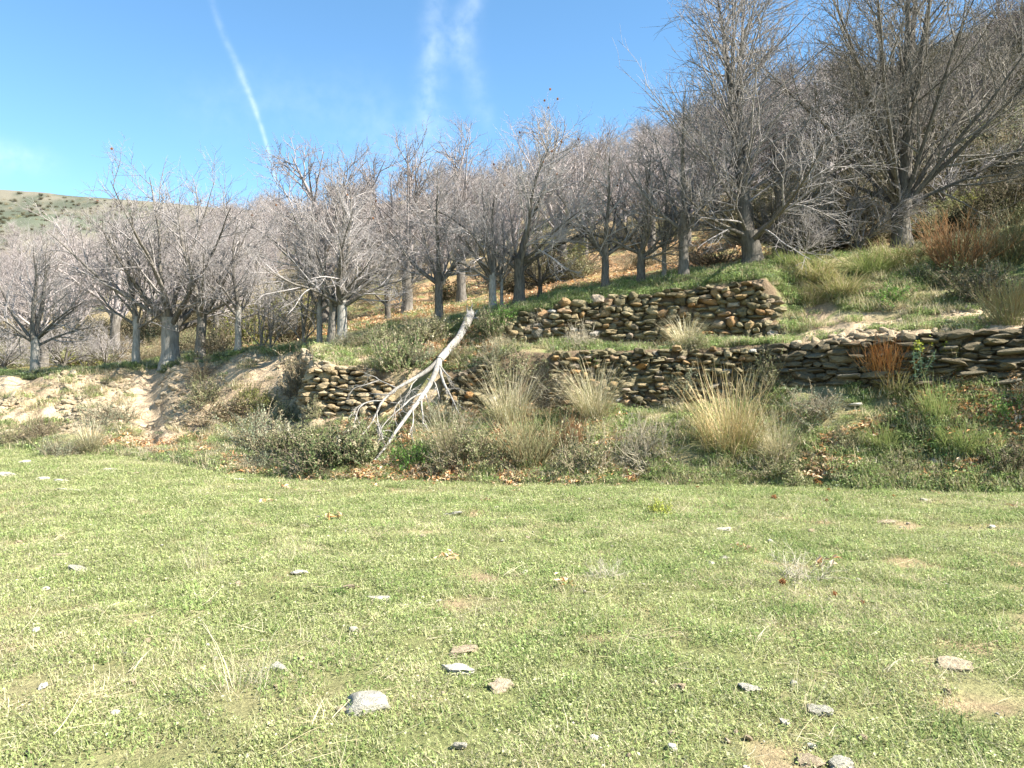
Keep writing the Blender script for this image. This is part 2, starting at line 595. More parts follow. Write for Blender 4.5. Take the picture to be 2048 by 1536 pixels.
M_DEAD = mat_bark('bleached_wood', (.22, .195, .16), (.47, .44, .39), 8, .45)
M_LEAF = mat_leafy('shrub_leaf', 0.25, 0.2)
M_BLADE = mat_leafy('dry_blade', 0.25, 0.18)
M_GRASS = mat_leafy('meadow_blade', 0.35, 0.28)
M_LITTER = mat_leafy('fallen_leaf', 0.2, 0.35)

# ------------------------------------------------------------------ ground sheets
G = np.array([.20, .21, .085])
G2 = np.array([.15, .175, .07])
STRAW = np.array([.34, .285, .155])
EARTH = np.array([.47, .36, .235])
DARKE = np.array([.26, .19, .12])
LITTER = np.array([.40, .26, .14])


def ground_colour(px, s, x, y):
    n1 = fbm(x, y, 1.3, 4, 61)
    n2 = fbm(x, y, 0.45, 3, 71)
    n3 = fbm(x, y, 3.5, 4, 81)

    def mixc(c, d, w):
        w = np.clip(w, 0, 1)[..., None]
        return c * (1 - w) + d * w
    c = np.broadcast_to(G, x.shape + (3,)).copy()
    c = mixc(c, STRAW, sstep(.48, .78, n1 * .6 + n2 * .5) * .65)
    # meadow: bare pinkish soil in places
    mead = (s < 0)
    c = mixc(c, EARTH * [.82, .74, .70], mead * sstep(.61, .72, n2 * .75 + n3 * .25) * .6)
    bank = sstep(-.02, .05, s) * (1 - sstep(5.9, 6.2, s))
    c = mixc(c, mixc(np.broadcast_to(G2, c.shape), STRAW * .8, sstep(.4, .65, n2)), bank * .7)
    # bare earth of the bank on the one side, terrace path on the other
    soil = (1 - sstep(560, 640, px)) * band(1.05, 5.3, s, .35) * sstep(.28, .42, n1 * .5 + n2 * .5 + .10)
    soil = np.maximum(soil, np.exp(-((px - 303) / 20.0) ** 2) * band(.6, 5.6, s, .4))
    soil = np.maximum(soil, band(1560, 2300, px, 25) * band(2.9, 4.5, s + (n2 - .5) * .8, .15))
    soil = np.maximum(soil, band(1545, 1680, px, 30) * band(4.0, 5.9, s, .3) * sstep(.5, .66, n2))
    soil = np.maximum(soil, band(600, 790, px, 20) * band(1.6, 4.4, s, .2))
    soil = np.maximum(soil, band(800, 1040, px, 20) * band(1.8, 4.6, s, .3) * sstep(.45, .6, n2))
    c = mixc(c, mixc(np.broadcast_to(EARTH, c.shape), DARKE, sstep(.5, .75, n2) * .6), soil)
    wl = wallish(px, s)
    c = mixc(c, DARKE * .8, wl)
    lit = band(450, 1260, px, 40) * band(-.12, .40, s, .12) * sstep(.42, .6, n2)
    lit = np.maximum(lit, band(1700, 2400, px, 40) * band(1.2, 2.0, s, .2) * sstep(.45, .6, n1))
    lit = np.maximum(lit, band(1180, 2000, px, 60) * band(.3, 1.6, s, .2) * sstep(.56, .66, n1))
    lit = np.maximum(lit, band(180, 420, px, 40) * band(.5, 1.4, s, .2) * sstep(.5, .6, n1))
    c = mixc(c, LITTER, lit * .8)
    # orchard floor: leaf litter and dry grass, greener in strips
    orch = sstep(6.1, 6.5, s)
    oc = mixc(mixc(np.broadcast_to(LITTER, c.shape), STRAW * [1.0, .85, .7], sstep(.42, .62, n3)), G * 1.1, sstep(.56, .66, n1) * .8)
    left = 1 - sstep(420, 720, px)
    oc = mixc(oc, mixc(np.broadcast_to(G2 * [1.3, 1.1, .8], c.shape), DARKE * .9, sstep(.4, .6, n1)), left * .7)
    c = mixc(c, oc, orch)
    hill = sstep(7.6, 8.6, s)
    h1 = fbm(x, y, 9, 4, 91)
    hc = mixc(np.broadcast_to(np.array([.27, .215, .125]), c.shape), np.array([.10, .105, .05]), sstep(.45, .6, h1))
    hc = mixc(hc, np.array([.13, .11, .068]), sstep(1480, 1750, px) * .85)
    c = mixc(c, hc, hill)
    return c


def sheet(name, pxs, svals, n_smooth=True):
    """a piece of the land between two profile positions"""
    PX, SV = np.meshgrid(pxs, svals)
    Y, Z = prof(PX)
    k = np.clip(np.floor(SV).astype(int), 0, NB - 2)
    t = SV - k
    y0 = np.take_along_axis(Y, k[..., None], -1)[..., 0]
    y1 = np.take_along_axis(Y, k[..., None] + 1, -1)[..., 0]
    z0 = np.take_along_axis(Z, k[..., None], -1)[..., 0]
    z1 = np.take_along_axis(Z, k[..., None] + 1, -1)[..., 0]
    y = y0 * (1 - t) + y1 * t
    z = z0 * (1 - t) + z1 * t
    x = (PX - CX) / FOC * y
    z = z + relief(PX, SV, x, y)
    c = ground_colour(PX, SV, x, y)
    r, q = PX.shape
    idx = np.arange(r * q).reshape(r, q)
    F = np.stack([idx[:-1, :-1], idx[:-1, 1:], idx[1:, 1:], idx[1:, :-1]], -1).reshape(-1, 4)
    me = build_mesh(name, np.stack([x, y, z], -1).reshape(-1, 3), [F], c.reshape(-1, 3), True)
    o = obj(name, me, M_GROUND)
    return tag(o, kind='structure')


PXS = np.concatenate([np.arange(-900, -40, 20), np.arange(-40, 2090, 6.0), np.arange(2090, 3001, 25)])
bank_s = np.concatenate([np.linspace(k, k + 1, n, endpoint=False) for k, n in ((0, 26), (1, 24), (2, 16), (3, 16), (4, 16), (5, 18))] + [[6.0]])
sheet('terraced_bank', PXS, bank_s)
orch_s = np.concatenate([np.linspace(6, 7, 36, endpoint=False), np.linspace(7, 8, 30, endpoint=False), np.linspace(8, 8.5, 14)])
sheet('orchard_slope', np.concatenate([np.arange(-900, 3001, 14.0)]), orch_s)
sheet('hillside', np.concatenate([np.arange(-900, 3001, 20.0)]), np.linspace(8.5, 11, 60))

# meadow: a flat field that reaches behind the viewer, up to the foot of the bank
tv = np.concatenate([np.linspace(0, .42, 14, endpoint=False), np.linspace(.42, 1, 190)])
MPX, MT = np.meshgrid(PXS, tv)
MY1 = prof(MPX)[0][..., 0]
MX1 = (MPX - CX) / FOC * MY1
my = -25 + (MY1 + 25) * np.power(MT, .55)
mx = MX1 * (0.9 + .1 * MT) * (1 + .8 * (1 - MT))
mx = np.where(my > 0.5, (MPX - CX) / FOC * (my * 1.0) * sstep(0, 6, my) + mx * (1 - sstep(0, 6, my)), mx)
mz = prof(MPX)[1][..., 0] * sstep(.45, 1.0, my / MY1) + turf_relief(mx, my)
mc = ground_colour(MPX, np.full(MPX.shape, -1.0), mx, my)
nearlit = band(450, 1250, MPX, 40) * sstep(.985, 1.0, MT) * sstep(.3, .6, fbm(mx, my, .4, 3, 71))
mc = mc * (1 - nearlit[..., None] * .7) + LITTER * nearlit[..., None] * .7
idx = np.arange(MPX.size).reshape(MPX.shape)
mF = np.stack([idx[:-1, :-1], idx[:-1, 1:], idx[1:, 1:], idx[1:, :-1]], -1).reshape(-1, 4)
tag(obj('meadow', build_mesh('meadow', np.stack([mx, my, mz], -1).reshape(-1, 3), [mF], mc.reshape(-1, 3), True), M_GROUND), kind='structure')


# far mountain shoulder
def far_hill():
    pxs = np.arange(-1500, 3600, 16.0)
    v = np.linspace(0, 1.25, 60)
    A, B = np.meshgrid(pxs, v)
    ridge_py = np.interp(A, [-1500, -400, 0, 90, 240, 420, 700, 1100, 3600], [330, 360, 378, 384, 399, 412, 430, 450, 470])
    y = 230 + 420 * B
    x = (A - CX) / FOC * y
    top = (CY - ridge_py) / FOC * 650 + EYE
    b = np.clip(B, 0, 1)
    z = 14 + (top - 14) * (0.25 * b + .75 * b ** 1.6) - np.clip(B - 1, 0, 1) * 60
    z += (fbm(x, y, 60, 5, 13) - .5) * 16 * sstep(0, .3, b) * (1 - .8 * sstep(.8, 1, B))
    n = fbm(x, y, 34, 5, 23)
    n2 = fbm(x, y, 11, 4, 29)
    c = np.broadcast_to(np.array([.165, .15, .112]), x.shape + (3,)).copy()
    w = sstep(.47, .58, n * .55 + n2 * .45 + .06 * (1 - b))[..., None]
    c = c * (1 - w) + np.array([.085, .093, .066]) * w
    w2 = (band(.68, .86, b + (n - .5) * .12, .03) * (1 - sstep(180, 420, A)))[..., None]
    c = c * (1 - w2 * .8) + np.array([.095, .112, .075]) * w2 * .8
    r, q = A.shape
    idx = np.arange(r * q).reshape(r, q)
    F = np.stack([idx[:-1, :-1], idx[:-1, 1:], idx[1:, 1:], idx[1:, :-1]], -1).reshape(-1, 4)
    tag(obj('far_hill', build_mesh('far_hill', np.stack([x, y, z], -1).reshape(-1, 3), [F], c.reshape(-1, 3), True), M_GROUND), kind='structure')
    return x, y, z, n * .55 + n2 * .45, b


FH = far_hill()

# dirt path worn down the bank
pv = np.linspace(1.0, 5.8, 60)
pu = np.linspace(-1, 1, 9)
PU, PV = np.meshgrid(pu, pv)
ppx = 303 + 9 * np.sin(PV * 1.4) + np.interp(PV, [1.0, 2, 3.4, 4.5, 5.8], [16, 8, 2, -8, -22])
pY = prof(ppx)[0]
kk = np.clip(np.floor(PV).astype(int), 0, NB - 2)
pt = PV - kk
pyy = np.take_along_axis(pY, kk[..., None], -1)[..., 0] * (1 - pt) + np.take_along_axis(pY, kk[..., None] + 1, -1)[..., 0] * pt
pxx = (ppx - CX) / FOC * pyy + PU * np.interp(PV, [1, 2.5, 4, 5, 5.8], [.16, .22, .42, .5, .3]) * (.8 + .5 * fbm(PV * 2, PU * 0 + np.sign(PU), 1, 3, 3))
pz = ground(pxx, pyy) + 0.035 - .07 * np.abs(PU) ** 3
pc = EARTH * 1.08 * (0.9 + .25 * fbm(pxx, pyy, .3, 3, 17))[..., None]
idx = np.arange(PU.size).reshape(PU.shape)
pF = np.stack([idx[:-1, :-1], idx[:-1, 1:], idx[1:, 1:], idx[1:, :-1]], -1).reshape(-1, 4)
tag(obj('dirt_path', build_mesh('dirt_path', np.stack([pxx, pyy, pz], -1).reshape(-1, 3), [pF], pc.reshape(-1, 3), True), M_GROUND), kind='structure')


# ------------------------------------------------------------------ stones
def ico(sub):
    import bmesh
    bm = bmesh.new()
    bmesh.ops.create_icosphere(bm, subdivisions=sub, radius=1.0)
    V = np.array([v.co[:] for v in bm.verts])
    F = np.array([[v.index for v in f.verts] for f in bm.faces])
    bm.free()
    return V, F


ICO2, ICO3 = ico(2), ico(3)


def stone_mesh(name, seed, p=3.2, planes=5, sub=2, rough=.05, mat=None, smooth=True, cut=(.5, .9)):
    r = np.random.default_rng(seed)
    V, F = ICO2 if sub == 2 else ICO3
    d = norm(V)
    rad = 1.0 / np.power((np.abs(d) ** p).sum(1), 1.0 / p)
    W = d * rad[:, None]
    for _ in range(planes):
        n = norm(r.normal(0, 1, 3))
        lim = r.uniform(*cut) * np.abs(W @ n).max()
        e = np.maximum(W @ n - lim, 0)
        W = W - e[:, None] * n[None] * .95
    W = W * (1 + rough * 5 * (fbm(d[:, 0] * 1.7 + seed, d[:, 1] * 1.7 + d[:, 2] * 1.3, 1, 3, seed) - .5))[:, None]
    W = W + r.normal(0, rough * .45, W.shape)
    lo, hi = W.min(0), W.max(0)
    W = (W - (lo + hi) / 2) / ((hi - lo) / 2)
    me = build_mesh(name, W, [F], None, smooth)
    me.materials.append(mat)
    return me


WSTONES = [stone_mesh('stone', 100 + i, 3.0 + (i % 4) * .9, 6 + i % 5, mat=M_WALL, rough=.12, smooth=i % 3 == 0) for i in range(24)]
SLABS = [stone_mesh('stone', 150 + i, 6.0 + (i % 3) * 1.5, 7, mat=M_SLAB, rough=.07, smooth=False, cut=(.6, .95)) for i in range(16)]
TANS = [stone_mesh('stone', 180 + i, 2.6 + (i % 3) * .6, 7, mat=M_TAN, rough=.1, smooth=i % 2 > 0) for i in range(12)]


def wall(label, px0, px1, kb, kt, meshes, hh, ll, dz_top, group=None, out=0.05, lean=0.0, ragged=.06, edge0=None, edge1=None, seed=1, depth=.17, extra_top=0.0):
    """dry stone wall along the terrace edge between two bearings; every stone is a part"""
    r = np.random.default_rng(seed)
    pxs = np.linspace(px0, px1, 200)
    Y, Z = prof(pxs)
    yb, zb = Y[:, kb] - out, Z[:, kb] - .12
    yt, zt = Y[:, kt] - out, Z[:, kt] + dz_top
    xb = (pxs - CX) / FOC * yb
    xt = (pxs - CX) / FOC * yt
    arc = np.concatenate([[0], np.cumsum(np.hypot(np.diff(xb), np.diff(yb)))])
    L = arc[-1]
    mid = (xb.mean(), yb.mean(), zb.min())
    root = empty('dry_stone_wall', mid, label, 'wall', group)
    root['kind'] = 'thing'
    at = lambda a, f: np.interp(a, arc, f)
    z = zb.min()
    zmax = zt.max() + extra_top
    count = 0
    stones = []
    while z < zmax:
        rh = r.uniform(*hh)
        a = r.uniform(-.1, .05)
        while a < L:
            ln = r.uniform(*ll) * (1.15 if r.random() < .15 else 1)
            h = rh * (r.uniform(.7, 1.25) if r.random() < .8 else r.uniform(1.3, 1.9))
            if h > rh * 1.25:
                ln = max(ln, h * 1.1)
            ac = a + ln / 2
            b0, t0 = at(ac, zb), at(ac, zt) + r.uniform(-ragged, ragged)
            if edge0 is not None:
                t0 = min(t0, b0 + edge0(ac / L))
            cz = z + rh / 2 + .05 * math.sin(ac * 2.3 + seed) + .03 * math.sin(ac * 7.1 + seed * 2) + r.normal(0, .012)
            if cz > b0 - .02 and cz + h * .3 < t0 + .03:
                u = min(max((cz - b0) / max(t0 - b0, .1), 0), 1)
                cx = at(ac, xb) * (1 - u) + at(ac, xt) * u
                cy = at(ac, yb) * (1 - u) + at(ac, yt) * u - lean * u
                ang = math.atan2(at(ac + .05, yb) - at(ac - .05, yb), at(ac + .05, xb) - at(ac - .05, xb))
                stones.append((cx, cy + r.normal(0, .035), cz, ln, h, ang))
            a += ln * r.uniform(.9, 1.02)
        z += rh * .93
    if len(stones) > 300:
        r.shuffle(stones)
        stones = stones[:300]
    for cx, cy, cz, ln, h, ang in stones:
        o = bpy.data.objects.new('stone', meshes[r.integers(len(meshes))])
        COL.objects.link(o)
        o.parent = root
        o.location = (cx - mid[0], cy - mid[1], cz - mid[2])
        flip = r.integers(2) * math.pi
        o.rotation_euler = (r.normal(0, .09) + flip, r.normal(0, .10), ang + r.normal(0, .12))
        o.scale = (ln * .55, depth * r.uniform(.7, 1.25), h * .58)
    return root


wall('tall dry stone wall of rounded brown stones under the grassy crest, upper terrace', 1004, 1558, 4, 5, WSTONES, (.078, .13), (.12, .31), .06,
     seed=3, ragged=.05, depth=.16, edge0=lambda u: np.interp(u, [0, .05, .16, .25, .86, .90, .96, 1.0], [.55, .72, .9, 1.3, 2, 1.3, 1.12, .95]))
wall('long low dry stone wall of small dark stones below the narrow ledge, middle terrace', 1105, 1560, 2, 3, WSTONES, (.065, .105), (.11, .27), -.02,
     seed=5, ragged=.05)
wall('dry stone wall of long flat slabs holding up the bare earth path', 1548, 2300, 2, 3, SLABS, (.06, .11), (.16, .44), .03, seed=7, ragged=.03, depth=.2)
wall('crumbled sunlit corner of tan stones in the bank, beside the dead branch tips', 610, 775, 2, 3, TANS, (.075, .125), (.13, .30), .10, seed=9, ragged=.08, out=.13,
     edge0=lambda u: np.interp(u, [0, .25, .5, .8, 1], [.55, .95, 1.1, .95, .7]), depth=.16)
wall('short patch of shaded dry stone wall right behind the dead branch', 884, 988, 2, 3, WSTONES, (.075, .115), (.13, .28), -.1, seed=11, ragged=.06)


def leaflets(r, pos, nrm, size, palette, jitter=.2, aspect=.55):
    """small folded leaves at given places"""
    n = len(pos)
    nrm = norm(nrm + r.normal(0, jitter, nrm.shape))
    a = norm(np.cross(nrm, r.normal(0, 1, nrm.shape)))
    b = np.cross(nrm, a)
    s = (size * r.uniform(.6, 1.35, n))[:, None]
    V = np.stack([pos - a * s * .5, pos + b * s * aspect * .5 + nrm * s * .12, pos + a * s * .5, pos - b * s * aspect * .5 + nrm * s * .12], 1)
    i0 = np.arange(n)[:, None] * 4
    F = np.concatenate([i0 + np.array([[0, 1, 2]]), i0 + np.array([[0, 2, 3]])])
    pal = np.array(palette)
    c = pal[r.integers(len(pal), size=n)] * r.uniform(.75, 1.25, (n, 1))
    return V.reshape(-1, 3), F, np.repeat(c[:, None], 4, 1).reshape(-1, 3)


# ------------------------------------------------------------------ trees
def grow(start, d, L, n, wob, trop, r):
    m = len(start)
    P = np.zeros((m, n, 3))
    P[:, 0] = start
    d = norm(d)
    step = (np.broadcast_to(L, (m,)) / (n - 1))[:, None]
    for i in range(1, n):
        d = norm(d + r.normal(0, wob, (m, 3)) + np.array([0, 0, 1.0]) * np.broadcast_to(trop, (m,))[:, None])
        P[:, i] = P[:, i - 1] + d * step
    return P


def sprout(P, Rr, per, t0, t1, a0, a1, r, flat=0.0):
    """starting points, directions, parent radius and position along the parent for new shoots"""
    m, n = P.shape[:2]
    t = t0 + (t1 - t0) * ((np.arange(per)[None] + r.random((m, per))) / per)
    f = t * (n - 1)
    i = np.clip(f.astype(int), 0, n - 2)
    w = (f - i)[..., None]
    mi = np.arange(m)[:, None]
    A, B = P[mi, i], P[mi, i + 1]
    pos = A * (1 - w) + B * w
    T = norm(B - A)
    rad = Rr[mi, i] * (1 - w[..., 0]) + Rr[mi, i + 1] * w[..., 0]
    rv = r.normal(0, 1, (m, per, 3))
    rv[..., 2] *= (1 - flat)
    perp = norm(rv - (rv * T).sum(-1, keepdims=True) * T)
    ang = r.uniform(a0, a1, (m, per))[..., None]
    d = np.cos(ang) * T + np.sin(ang) * perp
    return pos.reshape(-1, 3), d.reshape(-1, 3), rad.reshape(-1), t.reshape(-1)


def tree_parts(seed, H=5.5, trunk_h=1.2, trunk_r=.2, limbs=8, spread=(.45, 1.25), leaders=1, fork=.65, per=(10, 8, 5), twig_mat=None,
               limb_sides=6, limb_len=None, lean=(0, 0), trop=.03, wob=.07, tight=False, twig_r=1.0, leader_per=0, limb_r=(.26, .40), bark=None):
    bark = bark or M_BARK
    r = np.random.default_rng(seed)
    twig_mat = twig_mat or M_TWIG
    # trunk
    n = 9
    h = np.linspace(-.15, trunk_h, n)
    P = np.zeros((1, n, 3))
    P[0, :, 2] = h
    P[0, :, 0] = lean[0] * (h / trunk_h) + np.cumsum(r.normal(0, .012, n))
    P[0, :, 1] = lean[1] * (h / trunk_h) + np.cumsum(r.normal(0, .012, n))
    u = np.clip(h / trunk_h, 0, 1)
    TR = trunk_r * (1 - .22 * u + .28 * np.exp(-np.maximum(h, -.05) * 7) + .12 * u ** 5)[None]
    tv_, tf_ = tubes(P, TR, 14)
    # lumps
    tv_ = tv_ + (np.random.default_rng(seed + 5).normal(0, trunk_r * .035, tv_.shape))
    bag = Bag()
    bag.add(tv_, tf_)
    top = P[0, -1]
    parts = {'trunk': bag.mesh('trunk', True)}
    parts['trunk'].materials.append(bark)
    # limbs
    az = (np.arange(limbs) + r.uniform(-.3, .3, limbs)) * 2.399
    el = np.linspace(spread[1], spread[0], limbs) + r.normal(0, .08, limbs)      # elevation of each limb, steep first
    if leaders:
        el[:leaders] = r.uniform(1.42, 1.5, leaders)
    d = np.stack([np.cos(az) * np.cos(el), np.sin(az) * np.cos(el), np.sin(el)], -1)
    ts = r.uniform(fork, .98, limbs)
    ts[:leaders] = .97
    order = np.argsort(-el)
    ii = np.clip((ts * (n - 1)).astype(int), 0, n - 2)
    start = P[0, ii] * (1 - (ts * (n - 1) - ii))[:, None] + P[0, ii + 1] * (ts * (n - 1) - ii)[:, None]
    start = start - d * trunk_r * .35 + norm(d * [1, 1, 0.0]) * trunk_r * .35
    crown_h = H - trunk_h
    LL = crown_h * (0.72 + .25 * np.sin(el)) * r.uniform(.68, 1.08, limbs)
    LL[:leaders] = crown_h * r.uniform(.88, 1.0, leaders)
    if limb_len:
        LL[leaders:] *= limb_len
    nl = 13
    LP = grow(start, d, LL, nl, wob, np.where(np.arange(limbs) < leaders, .07, trop), r)
    lr0 = trunk_r * np.where(np.arange(limbs) < leaders, .62, r.uniform(limb_r[0], limb_r[1], limbs))
    tt = np.linspace(0, 1, nl)
    LR = lr0[:, None] * (1 - tt)[None] ** .9 * .9 + lr0[:, None] * .1 * (1 - tt)[None] + .008
    LR[:, 0] *= 1.25
    limb_meshes = []
    for q in range(limbs):
        v, f = tubes(LP[q:q + 1], LR[q:q + 1], limb_sides)
        b = Bag()
        b.add(v, f)
        me = b.mesh('limb', True)
        me.materials.append(bark if bark is M_SHADEBARK else M_BARK)
        limb_meshes.append(me)
    parts['limb'] = limb_meshes
    # branches, twigs, twiglets
    cb = Bag()
    p1, d1, r1, t1 = sprout(LP, LR, per[0], .16, .99, .45, 1.05, r)
    L1 = np.repeat(LL, per[0]) * (.50 - .33 * t1) * r.uniform(.7, 1.25, len(t1)) + .22
    if leader_per:
        pe, de, re, te = sprout(LP[:leaders], LR[:leaders], leader_per, .1, .97, .7, 1.15, r)
        p1, d1, r1 = np.concatenate([p1, pe]), np.concatenate([d1, de]), np.concatenate([r1, re])
        L1 = np.concatenate([L1, np.repeat(LL[:leaders], leader_per) * (.56 - .30 * te) * r.uniform(.55, 1.2, len(te))])
    d1 = d1 + np.array([0, 0, .12])
    B1 = grow(p1, d1, L1, 8, .09, .02 if not tight else .06, r)
    rr1 = np.minimum(r1 * .55, .028) + .002
    R1 = rr1[:, None] * np.linspace(1, .22, 8)[None] + .0015
    v, f = tubes(B1, R1, 4)
    cb.add(v, f)
    p2, d2, r2, t2 = sprout(B1, R1, per[1], .12, 1.0, .4, 1.0, r)
    L2 = np.repeat(L1, per[1]) * (.52 - .25 * t2) * r.uniform(.6, 1.3, len(t2)) + .12
    B2 = grow(p2, d2, L2, 5, .12, .03, r)
    R2 = (np.minimum(r2 * .62, .009) + .0014)[:, None] * np.linspace(1, .4, 5)[None] * twig_r
    v, f = tubes(B2, R2, 3)
    cb.add(v, f)
    p3, d3, r3, t3 = sprout(B2, R2, per[2], .15, 1.0, .4, 1.0, r)
    L3 = np.repeat(L2, per[2]) * .42 * r.uniform(.5, 1.3, len(t3)) + .06
    B3 = grow(p3, d3, L3, 3, .14, .06, r)
    R3 = (np.minimum(r3 * .75, .0058) + .0012)[:, None] * np.array([1, .8, .5])[None] * twig_r
    v, f = tubes(B3, R3, 3)
    cb.add(v, f)
    parts['crown'] = cb.mesh('crown', True)
    parts['crown'].materials.append(twig_mat)
    parts['tips'] = B3[:, -1]
    zz = np.concatenate([LP[:, :, 2].ravel(), B2[:, :, 2].ravel()])
    parts['H'] = np.percentile(zz, 99.7)
    return parts


TREES = {
    'spread0': tree_parts(1, 5.4, 1.25, .22, 10, (.42, 1.3), 0, .7, per=(9, 7, 4), trop=.015, limb_r=(.22, .36), bark=M_LITBARK),
    'burred': tree_parts(12, 5.4, 1.25, .19, 9, (.35, 1.25), 1, .7, per=(9, 7, 4), trop=.015, limb_r=(.22, .34), bark=M_SHADEBARK, leader_per=6),
    'spread1': tree_parts(2, 5.6, 1.55, .19, 9, (.30, 1.25), 2, .7, per=(8, 6, 4), trop=.015, leader_per=6, bark=M_LITBARK),
    'spread2': tree_parts(3, 5.2, 1.5, .17, 8, (.35, 1.2), 1, .7, per=(8, 6, 4), trop=.02, leader_per=6),
    'slim': tree_parts(4, 5.6, 1.9, .14, 7, (.4, 1.3), 1, .7, per=(8, 6, 4), leader_per=8, bark=M_LITBARK),
    'low': tree_parts(5, 4.9, 1.15, .17, 8, (.2, 1.15), 1, .7, per=(8, 6, 4), twig_mat=M_SHADETWIG, trop=.02, bark=M_SHADEBARK),
    'two': tree_parts(6, 8.0, .85, .26, 9, (.34, 1.0), 2, .7, per=(8, 7, 4), twig_mat=M_MIDTWIG, lean=(.05, 0), trop=.015, leader_per=46, wob=.05, limb_r=(.14, .22), limb_len=.60, bark=M_SHADEBARK),
    'vase': tree_parts(7, 8.6, 1.2, .27, 19, (.52, 1.35), 4, .92, per=(11, 8, 5), twig_mat=M_SHADETWIG, tight=True, trop=.005, wob=.045, leader_per=8, limb_r=(.16, .28), bark=M_SHADEBARK),
    'sapling': tree_parts(8, 3.6, .5, .06, 5, (.7, 1.35), 2, .3, per=(6, 5, 3)),
    'scrubby': tree_parts(9, 2.9, .35, .08, 9, (.25, 1.2), 1, .3, per=(8, 6, 4)),
}


def far_tree_mesh(seed):
    """a smaller bare tree for up the slope: trunk mesh and crown mesh"""
    t = tree_parts(seed, 5.2, 1.6, .16, 7, (.45, 1.25), 1, .7, per=(8, 6, 4), limb_sides=4, twig_mat=M_FARTWIG, twig_r=1.1, leader_per=5)
    return t


FAR = [far_tree_mesh(40 + i) for i in range(4)]


def place_tree(loc, kind, height, rot, label, group, mirror=False, name='chestnut_tree', narrow=1.0):
    p = TREES[kind] if isinstance(kind, str) else kind
    k = height / p['H']
    root = empty(name, loc, label, 'tree', group)
    root.rotation_euler = (0, 0, rot)
    root.scale = (k * narrow * (-1 if mirror else 1), k * narrow, k)
    obj('trunk', p['trunk'], None, root)
    for me in p['limb']:
        obj('limb', me, None, root)
    obj('crown', p['crown'], None, root)
    return root, p


# trunk foot (bearing, seen height), seen top, kind
FRONT = [
    (70, 748, 455, 'spread1', 2.1, 1.0, 'bare chestnut on the bank at the very edge of the photo, first of the row'),
    (342, 731, 322, 'spread0', .6, 1.1, 'bare chestnut with stout pale forked trunk just beside the top of the dirt path'),
    (272, 729, 430, 'slim', 4.0, 1.1, 'bare chestnut with slim pale trunk and long low side branches above the dirt path'),
    (402, 724, 390, 'spread2', 1.0, 1.0, 'bare chestnut with thick pale trunk close beside the stout forked one'),
    (475, 707, 420, 'slim', 5.0, 1.0, 'bare chestnut with straight grey trunk before a yellow-green thicket'),
    (640, 690, 430, 'slim', 2.2, 1.0, 'slender straight-trunked chestnut just beside the tight cluster of grey trunks'),
    (664, 688, 400, 'spread2', 3.1, 1.0, 'straight grey chestnut trunk pressed against its bigger twin above the tan stones'),
    (683, 688, 318, 'spread1', 1.4, 1.0, 'big round-crowned chestnut with thick pale trunk above the crumbled tan stones'),
    (775, 641, 440, 'low', 2.7, 1.0, 'small dark-limbed chestnut casting a black shadow on the orange leaf floor'),
    (816, 616, 440, 'spread2', .3, 1.0, 'small chestnut standing far back on the green and orange orchard floor'),
    (876, 643, 330, 'spread2', 4.4, .9, 'chestnut with dark split trunk directly behind the top of the dead branch'),
    (985, 622, 330, 'spread1', 5.2, .9, 'chestnut with rough grey trunk behind the broken end of the dead branch'),
    (1004, 613, 420, 'slim', 1.7, .8, 'thin pale-stemmed chestnut tucked behind the rough grey trunk'),
    (1037, 616, 222, 'burred', 3.7, .85, 'dark leaning chestnut dotted with brown burs at the end of the grassy crest'),
    (1080, 597, 420, 'low', 4.9, .9, 'small chestnut behind on the orange leaf slope, beside the bur-dotted tree'),
    (1212, 581, 290, 'spread2', 2.0, .9, 'dark-trunked chestnut behind the crest over the middle of the upper wall'),
    (1283, 568, 255, 'low', .9, .9, 'low-forking black-trunked chestnut behind the crest, second over the upper wall'),
    (1328, 557, 330, 'slim', 3.3, .9, 'slim chestnut half hidden between two dark trunks over the upper wall'),
    (1365, 554, 165, 'spread2', 4.2, .85, 'tall chestnut with pale-sided trunk and low side limb over the upper wall'),
    (1506, 533, -130, 'two', .35, 1.0, 'huge twin-leader chestnut with dark sunlit trunk on the crest above the wall end'),
    (1553, 522, 230, 'low', 5.5, .9, 'small dark chestnut peeping out behind the huge twin-leader one'),
    (1803, 497, -190, 'vase', 1.9, 1.0, 'huge many-stemmed chestnut with short thick trunk on the upper slope by rust-coloured broom'),
]
tree_xy = []
burs_for = {}
for i, (px, py, top, kind, rot, nar, label) in enumerate(FRONT):
    c6 = crest(px)[6]
    x, y, z = hit(px, py, c6 - .25)
    hgt = (py - top) / FOC * y
    root, p = place_tree((x, y, z), kind, hgt, rot, label, 'bare chestnuts along the terrace', i % 2 == 1, narrow=nar)
    tree_xy.append((x, y, 1.6))
    burs_for[px] = (root, p)

